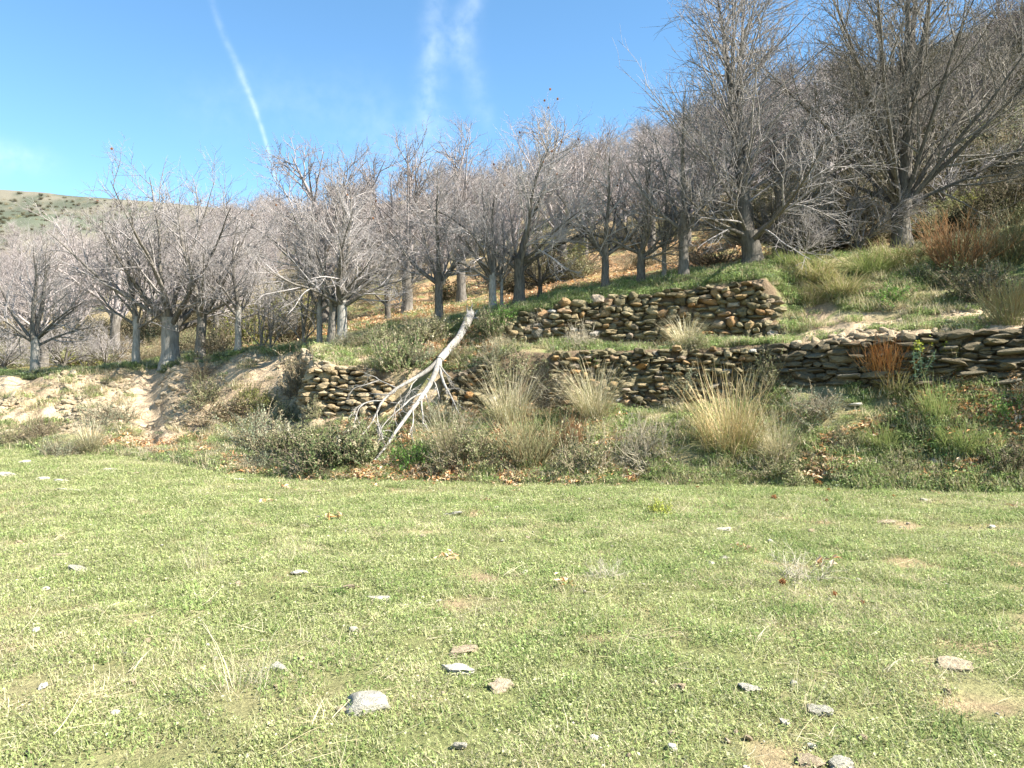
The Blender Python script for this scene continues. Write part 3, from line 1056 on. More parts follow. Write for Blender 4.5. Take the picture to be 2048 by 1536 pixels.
for px, py, top, lab in ((528, 707, 520, 'thin twin-stemmed bare sapling before bright orange leaves and a dark hollow'),
                         (545, 700, 560, 'thinnest bare sapling at the dark hollow, slightly bent'),
                         (612, 690, 480, 'whitish many-stemmed bare sapling between the dark hollow and a straight trunk'),
                         (1640, 500, 300, 'pale thin sapling in the brush between the two huge chestnuts'),
                         (1905, 440, 210, 'thin mossy sapling on the slope behind rust-coloured broom')):
    x, y, z = hit(px, py, crest(px)[6] - .1)
    place_tree((x, y, z), 'sapling', (py - top) / FOC * y, px * .37, lab, 'bare saplings', name='sapling', narrow=1.1)
    tree_xy.append((x, y, .6))
for px, py, top, lab, rt in ((128, 742, 615, 'small shrubby grey tree with thin stem beside the first chestnut', .3),
                             (1715, 505, 330, 'tangle of pale crooked branches before the black thicket', 1.2),
                             (1600, 520, 380, 'low sprawling bare thicket of pale branches beside the twin-leader trunk', 2.2),
                             (10, 742, 640, 'half-seen bare bushy tree cut off by the photo edge', 1.3),
                             (210, 735, 640, 'low bare bushy tree between the first chestnut and the slim one', 4.0)):
    x, y, z = hit(px, py, crest(px)[6] + (3.0 if px < 300 else 0))
    place_tree((x, y, z), 'scrubby', (py - top) / FOC * y, rt, lab, 'low bare thickets', name='thicket_tree', narrow=1.2)
    tree_xy.append((x, y, .6))

# evergreen oaks further round the slope, past the edge of the view: they shade it
def evergreen(seed):
    t = tree_parts(seed, 4.6, 1.0, .16, 8, (.3, 1.2), 1, .6, per=(8, 6, 2))
    r = np.random.default_rng(seed)
    me = t['crown']
    V = np.zeros(len(me.vertices) * 3, np.float32)
    me.vertices.foreach_get('co', V)
    V = V.reshape(-1, 3)
    q = V[r.choice(len(V), 9000)] + r.normal(0, .07, (9000, 3))
    v, f, c = leaflets(r, q, r.normal(0, 1, q.shape), .10, [(.05, .07, .025), (.07, .09, .035), (.09, .10, .05)], .5, .6)
    b = Bag()
    b.add(v, f, c)
    lm = b.mesh('foliage')
    lm.materials.append(M_LEAF)
    t['foliage'] = lm
    return t


OAK = evergreen(21)
for ex, ey, eh, er, lab in ((12.1, 15.2, 3.9, .4, 'dark evergreen oak standing on the upper slope past the photo edge'),
                            (10.4, 11.9, 3.0, 2.0, 'dark evergreen oak beside the slab wall past the photo edge'),
                            (15.0, 17.6, 5.0, 3.3, 'tall dark evergreen oak high on the slope past the photo edge')):
    root, p = place_tree((ex, ey, gz(ex, ey)), OAK, eh, er, lab, 'evergreen oaks past the photo edge', name='evergreen_tree')
    obj('foliage', OAK['foliage'], None, root)

# burs left on two of the trees
def bur_mesh():
    r = np.random.default_rng(77)
    V, F = ICO2
    d = norm(V + r.normal(0, .05, V.shape))
    tri = []
    vv = []
    for q in d[:42]:
        a = norm(np.cross(q, r.normal(0, 1, 3)))
        b = np.cross(q, a)
        k = len(vv)
        vv += list((q * .6 + a * .13, q * .6 - a * .08 + b * .1, q * .6 - a * .08 - b * .1, q * r.uniform(1.0, 1.25)))
        tri += [(k, k + 1, k + 3), (k + 1, k + 2, k + 3), (k + 2, k, k + 3)]
    k = len(vv)
    vv = np.array(vv)
    V2 = V * .66
    c = np.concatenate([np.broadcast_to([.36, .15, .045], (len(vv), 3)), np.broadcast_to([.2, .085, .03], (len(V2), 3))])
    me = build_mesh('bur', np.concatenate([vv, V2]), [np.array(tri), F + k], c)
    me.materials.append(M_LITTER)
    return me


BUR = bur_mesh()
for px, nb, sc in ((1037, 16, .04), (683, 8, .036), (342, 4, .036), (1803, 3, .036)):
    root, p = burs_for[px]
    r = np.random.default_rng(px)
    tips = p['tips']
    hi = tips[tips[:, 2] > np.percentile(tips[:, 2], 55)]
    for q in hi[r.choice(len(hi), nb, replace=False)]:
        o = obj('bur', BUR, None, root)
        o.location = q + np.array([0, 0, -.02])
        o.scale = (sc,) * 3

# trees up the slope behind the front row, each its own
r = np.random.default_rng(5)
cnt = 0
for ring, (y0, y1, n) in enumerate(((25, 33, 11), (33, 44, 15), (44, 60, 22))):
    for k in range(n):
        px = -150 + (1680 + 150) * (k + r.uniform(.1, .9)) / n
        y = r.uniform(y0, y1)
        x = (px - CX) / FOC * y
        if any((x - a) ** 2 + (y - b) ** 2 < (c + .5) ** 2 for a, b, c in tree_xy):
            continue
        p = FAR[r.integers(len(FAR))]
        kx = r.uniform(4.4, 6.4) / p['H']
        where = ['behind the earth bank', 'behind the yellow-green thicket and trunk cluster', 'behind the fallen dead tree', 'behind the upper wall crest'][int(np.digitize(px, [330, 720, 1060]))]
        how = ['just behind the front row', 'a little way up the slope', 'high up the slope'][ring]
        root = empty('chestnut_tree', (x, y, gz(x, y)), 'bare grey chestnut %s, %s' % (how, where), 'tree', 'bare chestnuts %s, %s' % (how, where))
        root.rotation_euler = (0, 0, r.uniform(0, 6.28))
        root.scale = (kx * r.uniform(.85, 1.1),) * 2 + (kx,)
        obj('trunk', p['trunk'], None, root)
        fb = p.get('fullcrown')
        if fb is None:
            bag = Bag()
            for me in p['limb'] + [p['crown']]:
                V = np.zeros(len(me.vertices) * 3, np.float32)
                me.vertices.foreach_get('co', V)
                F = np.zeros(len(me.loops), np.int32)
                me.loops.foreach_get('vertex_index', F)
                bag.add(V.reshape(-1, 3), F.reshape(-1, 4))
            fb = bag.mesh('crown', True)
            fb.materials.append(M_FARTWIG)
            p['fullcrown'] = fb
        obj('crown', fb, None, root)
        tree_xy.append((x, y, 1.2))
        cnt += 1

# ------------------------------------------------------------------ scattered stuff (instances on points)
def scatter(name, mat, pts, rot, scl, idx, protos, label=None):
    me = bpy.data.meshes.new(name)
    n = len(pts)
    me.vertices.add(n)
    me.vertices.foreach_set('co', np.asarray(pts, np.float32).ravel())
    a = me.attributes.new('rot', 'FLOAT_VECTOR', 'POINT')
    a.data.foreach_set('vector', np.asarray(rot, np.float32).ravel())
    a = me.attributes.new('scl', 'FLOAT_VECTOR', 'POINT')
    s_ = np.asarray(scl, np.float32)
    if s_.ndim == 1:
        s_ = np.repeat(s_[:, None], 3, 1)
    a.data.foreach_set('vector', np.ascontiguousarray(s_).ravel())
    a = me.attributes.new('idx', 'INT', 'POINT')
    a.data.foreach_set('value', np.asarray(idx, np.int32))
    c = bpy.data.collections.new(name + '_kinds')
    for i, pm in enumerate(protos):
        po = bpy.data.objects.new('%s_kind_%02d' % (name, i), pm)
        c.objects.link(po)
    ng = bpy.data.node_groups.new(name, 'GeometryNodeTree')
    ng.interface.new_socket('Geometry', in_out='INPUT', socket_type='NodeSocketGeometry')
    ng.interface.new_socket('Geometry', in_out='OUTPUT', socket_type='NodeSocketGeometry')
    gi, go = ng.nodes.new('NodeGroupInput'), ng.nodes.new('NodeGroupOutput')
    ci = ng.nodes.new('GeometryNodeCollectionInfo')
    ci.inputs['Collection'].default_value = c
    ci.inputs['Separate Children'].default_value = True
    ci.inputs['Reset Children'].default_value = True
    iop = ng.nodes.new('GeometryNodeInstanceOnPoints')
    iop.inputs['Pick Instance'].default_value = True

    def attr(nm, ty):
        q = ng.nodes.new('GeometryNodeInputNamedAttribute')
        q.data_type = ty
        q.inputs['Name'].default_value = nm
        return q.outputs['Attribute']
    L = ng.links.new
    L(gi.outputs[0], iop.inputs['Points'])
    L(ci.outputs[0], iop.inputs['Instance'])
    L(attr('idx', 'INT'), iop.inputs['Instance Index'])
    L(attr('rot', 'FLOAT_VECTOR'), iop.inputs['Rotation'])
    L(attr('scl', 'FLOAT_VECTOR'), iop.inputs['Scale'])
    L(iop.outputs[0], go.inputs[0])
    o = bpy.data.objects.new(name, me)
    me.materials.append(mat)
    COL.objects.link(o)
    md = o.modifiers.new('scatter', 'NODES')
    md.node_group = ng
    return tag(o, label, kind='stuff')


def blades(r, n, rad, h0, h1, w, lean, palette, seg=2, curl=.5, center=False):
    """n flat blades standing in a disc"""
    a = r.uniform(0, 6.283, n)
    q = np.sqrt(r.random(n)) * rad
    base = np.stack([np.cos(a) * q, np.sin(a) * q, np.zeros(n)], -1)
    da = a + r.normal(0, .7, n) if center else r.uniform(0, 6.283, n)
    ln = r.uniform(h0, h1, n)
    le = np.clip(r.normal(lean, .25, n), .02, 1.45)
    out = np.stack([np.cos(da), np.sin(da), 0 * da], -1)
    side = np.stack([-np.sin(da), np.cos(da), 0 * da], -1)
    ww = w * r.uniform(.6, 1.3, n)
    tt = np.linspace(0, 1, seg + 1)
    C = []
    P = base
    pts = [P]
    for k in range(seg):
        el = le + curl * (k / seg) * r.uniform(.4, 1.4, n)
        P = P + (np.sin(el)[:, None] * out + np.cos(el)[:, None] * np.array([0, 0, 1.0])) * (ln / seg)[:, None]
        pts.append(P)
    V = []
    for k in range(seg):
        wk = (ww * (1 - .55 * tt[k]))[:, None]
        V += [pts[k] - side * wk * .5, pts[k] + side * wk * .5]
    V.append(pts[seg])
    V = np.stack(V, 1)                              # n, 2seg+1, 3
    i0 = np.arange(n)[:, None] * (2 * seg + 1)
    quads = np.concatenate([i0 + np.array([[2 * k, 2 * k + 1, 2 * k + 3, 2 * k + 2]]) for k in range(seg - 1)]) if seg > 1 else np.zeros((0, 4), int)
    tris = i0 + np.array([[2 * seg - 2, 2 * seg - 1, 2 * seg]])
    pal = np.array(palette)
    c = pal[r.integers(len(pal), size=n)] * r.uniform(.8, 1.2, (n, 1))
    c = np.repeat(c[:, None], 2 * seg + 1, 1)
    return V.reshape(-1, 3), [quads, tris], c.reshape(-1, 3)


GREEN_PAL = [(.315, .358, .135), (.355, .395, .16), (.28, .322, .115), (.385, .40, .205), (.23, .285, .095), (.40, .39, .23)]
YEL_PAL = [(.38, .38, .18), (.34, .35, .16), (.43, .40, .23), (.47, .42, .27)]
STRAW_PAL = [(.52, .45, .28), (.45, .38, .23), (.58, .52, .36), (.40, .33, .2)]


def patch(seed, pal, n_bl, n_lf, rad=.11, h=(.015, .045), straw=0, lean=.7):
    r = np.random.default_rng(seed)
    b = Bag()
    v, f, c = blades(r, n_bl, rad, h[0], h[1], .0035, lean, pal, 2, .5)
    b.add(v, f, c)
    if straw:
        v, f, c = blades(r, straw, rad, .03, .10, .0022, 1.25, STRAW_PAL, 2, .2)
        b.add(v, f, c)
    if n_lf:
        a = r.uniform(0, 6.28, n_lf)
        q = np.sqrt(r.random(n_lf)) * rad
        pos = np.stack([np.cos(a) * q, np.sin(a) * q, r.uniform(.004, .025, n_lf)], -1)
        v, f, c = leaflets(r, pos, np.tile([0, 0, 1.0], (n_lf, 1)), .014, pal, .35, .7)
        b.add(v, f, c)
    me = b.mesh('turf_patch')
    me.materials.append(M_GRASS)
    return me


def in_view(n, r, y0, y1, margin=90, power=1.0, px0=None, px1=None):
    """random places on the ground within the wedge the meadow shows"""
    px = r.uniform(-margin if px0 is None else px0, 2048 + margin if px1 is None else px1, n)
    u = r.random(n)
    y = np.sqrt(y0 ** 2 + u * (y1 ** 2 - y0 ** 2)) if power == 1 else (y0 + (y1 - y0) * u)
    return px, y


def meadow_points(n, seed, y0=2.0, power=1.0):
    r = np.random.default_rng(seed)
    px, y = in_view(n, r, y0, 20.5, margin=600, power=power)
    edge = prof(px)[0][:, 0] + r.uniform(.0, .55, n)
    ok = y < edge
    px, y = px[ok], y[ok]
    x = (px - CX) / FOC * y
    return r, px, x, y


patches = [patch(300 + i, GREEN_PAL + YEL_PAL[:2], 70, 26, straw=6) for i in range(5)] + \
          [patch(320 + i, YEL_PAL + GREEN_PAL[:3], 60, 14, straw=22) for i in range(3)] + \
          [patch(330 + i, [(.22, .285, .09), (.26, .32, .11), (.18, .25, .08)], 60, 40, h=(.02, .06)) for i in range(2)]


def soilmask(x, y):
    n2 = fbm(x, y, 0.45, 3, 71)
    n3 = fbm(x, y, 3.5, 4, 81)
    return .8 * sstep(.62, .72, n2 * .75 + n3 * .25)


r, px, x, y = meadow_points(104000, 41)
n3 = fbm(x, y, 1.1, 4, 301)
keep = r.random(len(x)) > soilmask(x, y) * .9 + .9 * sstep(.50, .68, fbm(x, y, .28, 3, 305))
px, x, y, n3 = px[keep], x[keep], y[keep], n3[keep]
kind = np.where(r.random(len(x)) < .75 * sstep(.45, .65, n3), 5 + r.integers(3, size=len(x)), r.integers(5, size=len(x)))
dk = r.random(len(x)) < .05 + .22 * sstep(.52, .64, fbm(x, y, .5, 3, 311)) * sstep(-200, 1500, px)
kind = np.where(dk, 8 + r.integers(2, size=len(x)), kind)
near = .75 + .06 * y
scatter('meadow_grass', M_GRASS, np.stack([x, y, ground(x, y) - .004], -1),
        np.stack([r.normal(0, .06, len(x)), r.normal(0, .06, len(x)), r.uniform(0, 6.28, len(x))], -1),
        np.clip(near, .9, 1.5) * r.uniform(.7, 1.35, len(x)) * np.where(dk, r.uniform(.8, 1.3, len(x)), 1.0), kind, patches, 'short patchy green grass and clover covering the meadow')


# dry stalks lying and standing in the grass
def stalks(seed, n, L, up):
    r = np.random.default_rng(seed)
    st = np.stack([r.normal(0, .05, n), r.normal(0, .05, n), np.full(n, .008)], -1)
    az = r.uniform(0, 6.28, n)
    el = r.uniform(*up, n)
    d = np.stack([np.cos(az) * np.cos(el), np.sin(az) * np.cos(el), np.sin(el)], -1)
    P = grow(st, d, r.uniform(.5, 1.0, n) * L, 6, .10, -.02, r)
    P[:, :, 2] = np.maximum(P[:, :, 2], .006)
    v, f = tubes(P, np.broadcast_to(np.linspace(.0015, .0008, 6)[None], (n, 6)), 3)
    b = Bag()
    b.add(v, f, np.repeat(np.array(STRAW_PAL)[r.integers(4, size=n)], 18, 0) * 1.15)
    me = b.mesh('dry_stalk')
    me.materials.append(M_BLADE)
    return me


st_protos = [stalks(400 + i, 3, .30, (.02, .25)) for i in range(4)] + [stalks(410 + i, 9, .22, (.1, .9)) for i in range(3)] + [stalks(420 + i, 2, .30, (.8, 1.4)) for i in range(2)]
r, px, x, y = meadow_points(4300, 43, power=2)
w = fbm(x, y, .9, 3, 401)
keep = r.random(len(x)) < .25 + sstep(.5, .65, w) * .8
x, y, px = x[keep], y[keep], px[keep]
scatter('dry_stalks', M_BLADE, np.stack([x, y, ground(x, y) + .012], -1), np.stack([0 * x, 0 * x, r.uniform(0, 6.28, len(x))], -1),
        r.uniform(.4, 1.0, len(x)), r.choice(9, len(x), p=[.19] * 4 + [.07] * 3 + [.015] * 2), st_protos, 'pale dry stalks lying across the meadow grass')

# small pebbles and crumbs of earth
PEB = [stone_mesh('pebble', 500 + i, 2.6, 5, mat=M_PALE) for i in range(4)] + [stone_mesh('pebble', 520 + i, 2.6, 4, mat=M_EARTHY) for i in range(3)]
r, px, x, y = meadow_points(3200, 47, power=2)
keep = r.random(len(x)) < .22 + .8 * soilmask(x, y)
x, y = x[keep], y[keep]
sz = np.clip(r.lognormal(-4.45, .45, len(x)), .005, .035)
scatter('pebbles', M_PALE, np.stack([x, y, ground(x, y) + .012], -1), r.uniform(0, 6.28, (len(x), 3)) * [.1, .1, 1],
        sz[:, None] * np.stack([r.uniform(.9, 1.6, len(x)), r.uniform(.7, 1.2, len(x)), r.uniform(.4, .8, len(x))], -1), r.choice(7, len(x), p=[.10] * 4 + [.2] * 3), PEB,
        'small pale pebbles and crumbs of earth in the grass')


# ------------------------------------------------------------------ shrubs, tussocks, herbs
def leafy_bush(seed, pal, leaf=.03, n=5200, stems=60, dry=.1, tall=1.0, drypal=STRAW_PAL, aspect=.55):
    """rounded shrub about 1 m across: stems with leaves strung along them"""
    r = np.random.default_rng(seed)
    st = np.stack([r.normal(0, .10, stems), r.normal(0, .10, stems), np.zeros(stems)], -1)
    az = r.uniform(0, 6.28, stems)
    el = np.arccos(r.uniform(.05, .98, stems) ** .8)
    el = math.pi / 2 - el
    d = np.stack([np.cos(az) * np.cos(el), np.sin(az) * np.cos(el), np.sin(el) * tall], -1)
    P = grow(st, d, r.uniform(.30, .62, stems) * (1 + .3 * (tall - 1)), 6, .16, .04, r)
    P[:, :, 2] = np.maximum(P[:, :, 2], .01)
    R0 = np.broadcast_to(np.linspace(.007, .003, 6)[None], (stems, 6))
    p2, d2, r2, t2 = sprout(P, R0, 6, .25, 1.0, .3, .9, r)
    B2 = grow(p2, d2, r.uniform(.10, .26, len(p2)), 5, .15, .06, r)
    sb = Bag()
    v, f = tubes(P, R0, 3)
    sb.add(v, f, (.24, .19, .13))
    v, f = tubes(B2, np.broadcast_to(np.linspace(.0035, .0018, 5)[None], (len(p2), 5)), 3)
    sb.add(v, f, (.27, .22, .15))
    sm = sb.mesh('stem')
    sm.materials.append(M_BLADE)
    m = len(B2)
    per = max(1, n // m)
    ti = r.uniform(.1, 4, (m, per))
    i = np.clip(ti.astype(int), 0, 3)
    w = (ti - i)[..., None]
    mi = np.arange(m)[:, None]
    pos = (B2[mi, i] * (1 - w) + B2[mi, i + 1] * w).reshape(-1, 3)
    pos = pos + r.normal(0, .012, pos.shape)
    nr = norm(pos - np.array([0, 0, .1])) * .6 + r.normal(0, .6, pos.shape)
    # every stem has a tint of its own, some are dry
    tint = r.uniform(.7, 1.3, m)
    isdry = r.random(m) < dry
    v, f, c = leaflets(r, pos, nr, leaf, pal, .4, aspect)
    c = c.reshape(m, per, 4, 3) * tint[:, None, None, None]
    dp = np.array(drypal)[r.integers(len(drypal), size=m)]
    c[isdry] = dp[isdry][:, None, None, :] * .8
    b = Bag()
    b.add(v, f, c.reshape(-1, 3))
    lm = b.mesh('foliage')
    lm.materials.append(M_LEAF)
    zt = np.percentile(v[:, 2], 98)
    xr = np.percentile(np.abs(v[:, :2]), 97)
    return [('stem', sm), ('foliage', lm)], xr * 2, zt


def tussock(seed, pal, n=700, h=(.35, .85), rad=.13, w=.005, lean=.48, base_pal=None, curl=.7):
    r = np.random.default_rng(seed)
    b = Bag()
    v, f, c = blades(r, n, rad, h[0], h[1], w, lean, pal, 5, curl, True)
    k_ = n // 4
    ve, fe, ce = blades(r, k_, rad * 1.5, h[0] * .7, h[1] * 1.05, w, lean * 1.6, pal, 5, curl * 1.5, False)
    b.add(ve, fe, ce)
    b.add(v, f, c)
    b2 = Bag()
    v2, f2, c2 = blades(r, n // 2, rad * 1.3, h[0] * .35, h[1] * .45, w, lean * 1.3, base_pal or pal, 3, .6, True)
    b2.add(v2, f2, c2)
    m1, m2 = b.mesh('seed_stalks'), b2.mesh('base_blades')
    m1.materials.append(M_BLADE)
    m2.materials.append(M_BLADE)
    return [('blade_cluster', m1), ('base_tuft', m2)], np.percentile(np.abs(v[:, :2]), 96) * 2, np.percentile(v[:, 2], 97)


def broom(seed, pal, stems=110, base_pal=None):
    """upright bundle of fine wiry twigs"""
    r = np.random.default_rng(seed)
    st = np.stack([r.normal(0, .09, stems), r.normal(0, .09, stems), np.zeros(stems)], -1)
    az = np.arctan2(st[:, 1], st[:, 0]) + r.normal(0, .5, stems)
    le = np.abs(r.normal(.3, .22, stems))
    d = np.stack([np.cos(az) * np.sin(le), np.sin(az) * np.sin(le), np.cos(le)], -1)
    L = r.uniform(.45, .9, stems)
    P = grow(st, d, L, 6, .05, .02, r)
    R0 = np.broadcast_to(np.linspace(.005, .002, 6)[None], (stems, 6))
    p2, d2, r2, t2 = sprout(P, R0, 6, .25, 1, .2, .5, r)
    B2 = grow(p2, d2, r.uniform(.1, .3, len(p2)), 4, .05, .06, r)
    pal = np.array(pal)
    b = Bag()
    v, f = tubes(P, R0, 3)
    b.add(v, f, np.repeat(pal[r.integers(len(pal), size=stems)], 18, 0) * .8)
    v2, f2 = tubes(B2, np.broadcast_to(np.linspace(.003, .0014, 4)[None], (len(p2), 4)), 3)
    b.add(v2, f2, np.repeat(pal[r.integers(len(pal), size=len(p2))], 12, 0) * r.uniform(.8, 1.2))
    m1 = b.mesh('twigs')
    m1.materials.append(M_BLADE)
    b2 = Bag()
    v3, f3, c3 = blades(r, 420, .2, .08, .32, .007, .6, base_pal or [(.2, .2, .08), (.26, .24, .11), (.16, .17, .07)], 3, .5, True)
    b2.add(v3, f3, c3)
    m2 = b2.mesh('base_blades')
    m2.materials.append(M_BLADE)
    return [('twig_bundle', m1), ('base_tuft', m2)], np.percentile(np.abs(v2[:, :2]), 96) * 2, np.percentile(v2[:, 2], 97)


def dead_brush(seed, pal=((.40, .35, .25), (.46, .41, .30), (.33, .28, .20)), n=90):
    """mound of bare grey twigs"""
    r = np.random.default_rng(seed)
    st = np.stack([r.normal(0, .14, n), r.normal(0, .14, n), np.zeros(n)], -1)
    az = r.uniform(0, 6.28, n)
    el = r.uniform(.15, 1.35, n)
    d = np.stack([np.cos(az) * np.cos(el), np.sin(az) * np.cos(el), np.sin(el)], -1)
    P = grow(st, d, r.uniform(.3, .65, n), 7, .2, -.03, r)
    P[:, :, 2] = np.maximum(P[:, :, 2], .01)
    R0 = np.broadcast_to(np.linspace(.006, .0025, 7)[None], (n, 7))
    p2, d2, _, _ = sprout(P, R0, 8, .2, 1, .4, 1.1, r)
    B2 = grow(p2, d2, r.uniform(.08, .24, len(p2)), 4, .2, 0, r)
    pal = np.array(pal)
    b = Bag()
    v, f = tubes(P, R0, 3)
    b.add(v, f, np.repeat(pal[r.integers(3, size=n)], 21, 0))
    v2, f2 = tubes(B2, np.broadcast_to(np.linspace(.003, .0015, 4)[None], (len(p2), 4)), 3)
    b.add(v2, f2, np.repeat(pal[r.integers(3, size=len(p2))], 12, 0))
    m = b.mesh('twigs')
    m.materials.append(M_BLADE)
    return [('twig_mound', m)], np.percentile(np.abs(v2[:, :2]), 96) * 2, np.percentile(v2[:, 2], 97)


def spurge(seed):
    """upright herb with narrow blue-green leaves and yellow heads"""
    r = np.random.default_rng(seed)
    n = 22
    st = np.stack([r.normal(0, .07, n), r.normal(0, .07, n), np.zeros(n)], -1)
    az = r.uniform(0, 6.28, n)
    le = np.abs(r.normal(.25, .2, n))
    d = np.stack([np.cos(az) * np.sin(le), np.sin(az) * np.sin(le), np.cos(le)], -1)
    P = grow(st, d, r.uniform(.3, .7, n), 7, .06, .03, r)
    b = Bag()
    v, f = tubes(P, np.broadcast_to(np.linspace(.006, .004, 7)[None], (n, 7)), 4)
    b.add(v, f, (.2, .25, .12))
    sm = b.mesh('stem')
    sm.materials.append(M_LEAF)
    ti = r.uniform(.8, 5.9, (n, 46))
    i = np.clip(ti.astype(int), 0, 5)
    w = (ti - i)[..., None]
    mi = np.arange(n)[:, None]
    pos = (P[mi, i] * (1 - w) + P[mi, i + 1] * w).reshape(-1, 3) + r.normal(0, .025, (n * 46, 3))
    v2, f2, c2 = leaflets(r, pos, np.tile([0, 0, 1.0], (len(pos), 1)), .055, [(.15, .24, .17), (.19, .28, .2), (.12, .2, .13)], .6, .25)
    b = Bag()
    b.add(v2, f2, c2)
    lm = b.mesh('foliage')
    lm.materials.append(M_LEAF)
    tall = np.argsort(-P[:, -1, 2])[:4]
    pos = np.concatenate([P[q, -1] + r.normal(0, .035, (60, 3)) * [1, 1, 1.4] for q in tall])
    v3, f3, c3 = leaflets(r, pos, np.tile([0, 0, 1.0], (len(pos), 1)), .03, [(.42, .45, .06), (.36, .42, .07)], .5, .8)
    b = Bag()
    b.add(v3, f3, c3)
    fm = b.mesh('flower_head')
    fm.materials.append(M_LEAF)
    return [('stem', sm), ('foliage', lm), ('flower_head', fm)], .5, .7


OLIVE = [(.22, .23, .105), (.27, .27, .135), (.17, .19, .08), (.34, .32, .18)]
MAQUIS = [(.085, .08, .042), (.115, .10, .055), (.14, .115, .07), (.10, .095, .05)]
DARKG = [(.12, .155, .06), (.16, .19, .08), (.20, .22, .11), (.095, .125, .05)]
GREYG = [(.26, .28, .18), (.31, .33, .22), (.21, .24, .15)]
BRIGHT = [(.13, .24, .05), (.17, .29, .06), (.10, .19, .045)]
YELLG = [(.24, .26, .07), (.19, .21, .06), (.30, .29, .09)]
BROWN = [(.24, .17, .10), (.29, .22, .14), (.2, .15, .09), (.2, .19, .09)]
PLANTS = {
    'olive': [leafy_bush(600 + i, OLIVE, .028, 5200, 60, .18) for i in range(3)],
    'dark': [leafy_bush(610 + i, DARKG + OLIVE[:1], .034, 5200, 60, .10) for i in range(3)],
    'grey': [leafy_bush(620 + i, GREYG, .024, 4600, 60, .15) for i in range(2)],
    'bright': [leafy_bush(630 + i, BRIGHT, .05, 1800, 40, 0)for i in range(2)],
    'yellow': [leafy_bush(640 + i, YELLG, .032, 4600, 60, .1, 1.2) for i in range(2)],
    'brown': [leafy_bush(645 + i, BROWN, .022, 4200, 70, .3) for i in range(2)],
    'straw': [tussock(650 + i, [(.50, .44, .29), (.56, .51, .36), (.43, .37, .22), (.38, .36, .19)], 430, base_pal=[(.30, .30, .14), (.22, .24, .09), (.40, .34, .2)]) for i in range(3)],
    'gold': [tussock(660 + i, [(.46, .36, .19), (.52, .42, .24), (.40, .29, .14), (.33, .32, .13)], 560, (.35, .85), .2, lean=.46, base_pal=[(.24, .26, .08), (.3, .29, .12), (.4, .33, .17)]) for i in range(2)],
    'drygrass': [tussock(670 + i, [(.36, .31, .16), (.28, .27, .11), (.42, .36, .22), (.22, .24, .09)], 500, (.2, .5), .2, .008, .6) for i in range(3)],
    'greengrass': [tussock(675 + i, [(.24, .28, .10), (.30, .32, .14), (.19, .24, .08)], 500, (.2, .5), .2, .008, .55) for i in range(2)],
    'rust': [broom(680 + i, [(.40, .21, .095), (.35, .2, .10), (.44, .28, .14), (.30, .22, .12)]) for i in range(2)],
    'wiry': [broom(690 + i, [(.30, .29, .15), (.36, .33, .19), (.24, .24, .11), (.3, .22, .11)], 120) for i in range(2)],
    'dead': [dead_brush(700 + i) for i in range(3)],
    'tangle': [dead_brush(740 + i, ((.46, .42, .31), (.52, .47, .36), (.38, .33, .24)), 34) for i in range(2)],
    'orange': [broom(685, [(.56, .25, .085), (.50, .22, .08), (.60, .34, .14), (.46, .27, .12)], 190)],
    'flower': [leafy_bush(735, [(.60, .60, .10), (.52, .56, .12), (.42, .50, .12)], .06, 1500, 30, 0)],
    'maquis': [leafy_bush(730 + i, MAQUIS, .034, 4200, 60, .12, drypal=[(.2, .16, .1), (.16, .13, .09)]) for i in range(3)],
    'spurge': [spurge(710)],
    'wisp': [tussock(720 + i, [(.50, .44, .29), (.56, .51, .36), (.43, .37, .22)], 70, (.2, .8), .35, .006, .75, base_pal=[(.36, .34, .18), (.45, .4, .25)]) for i in range(2)],
}
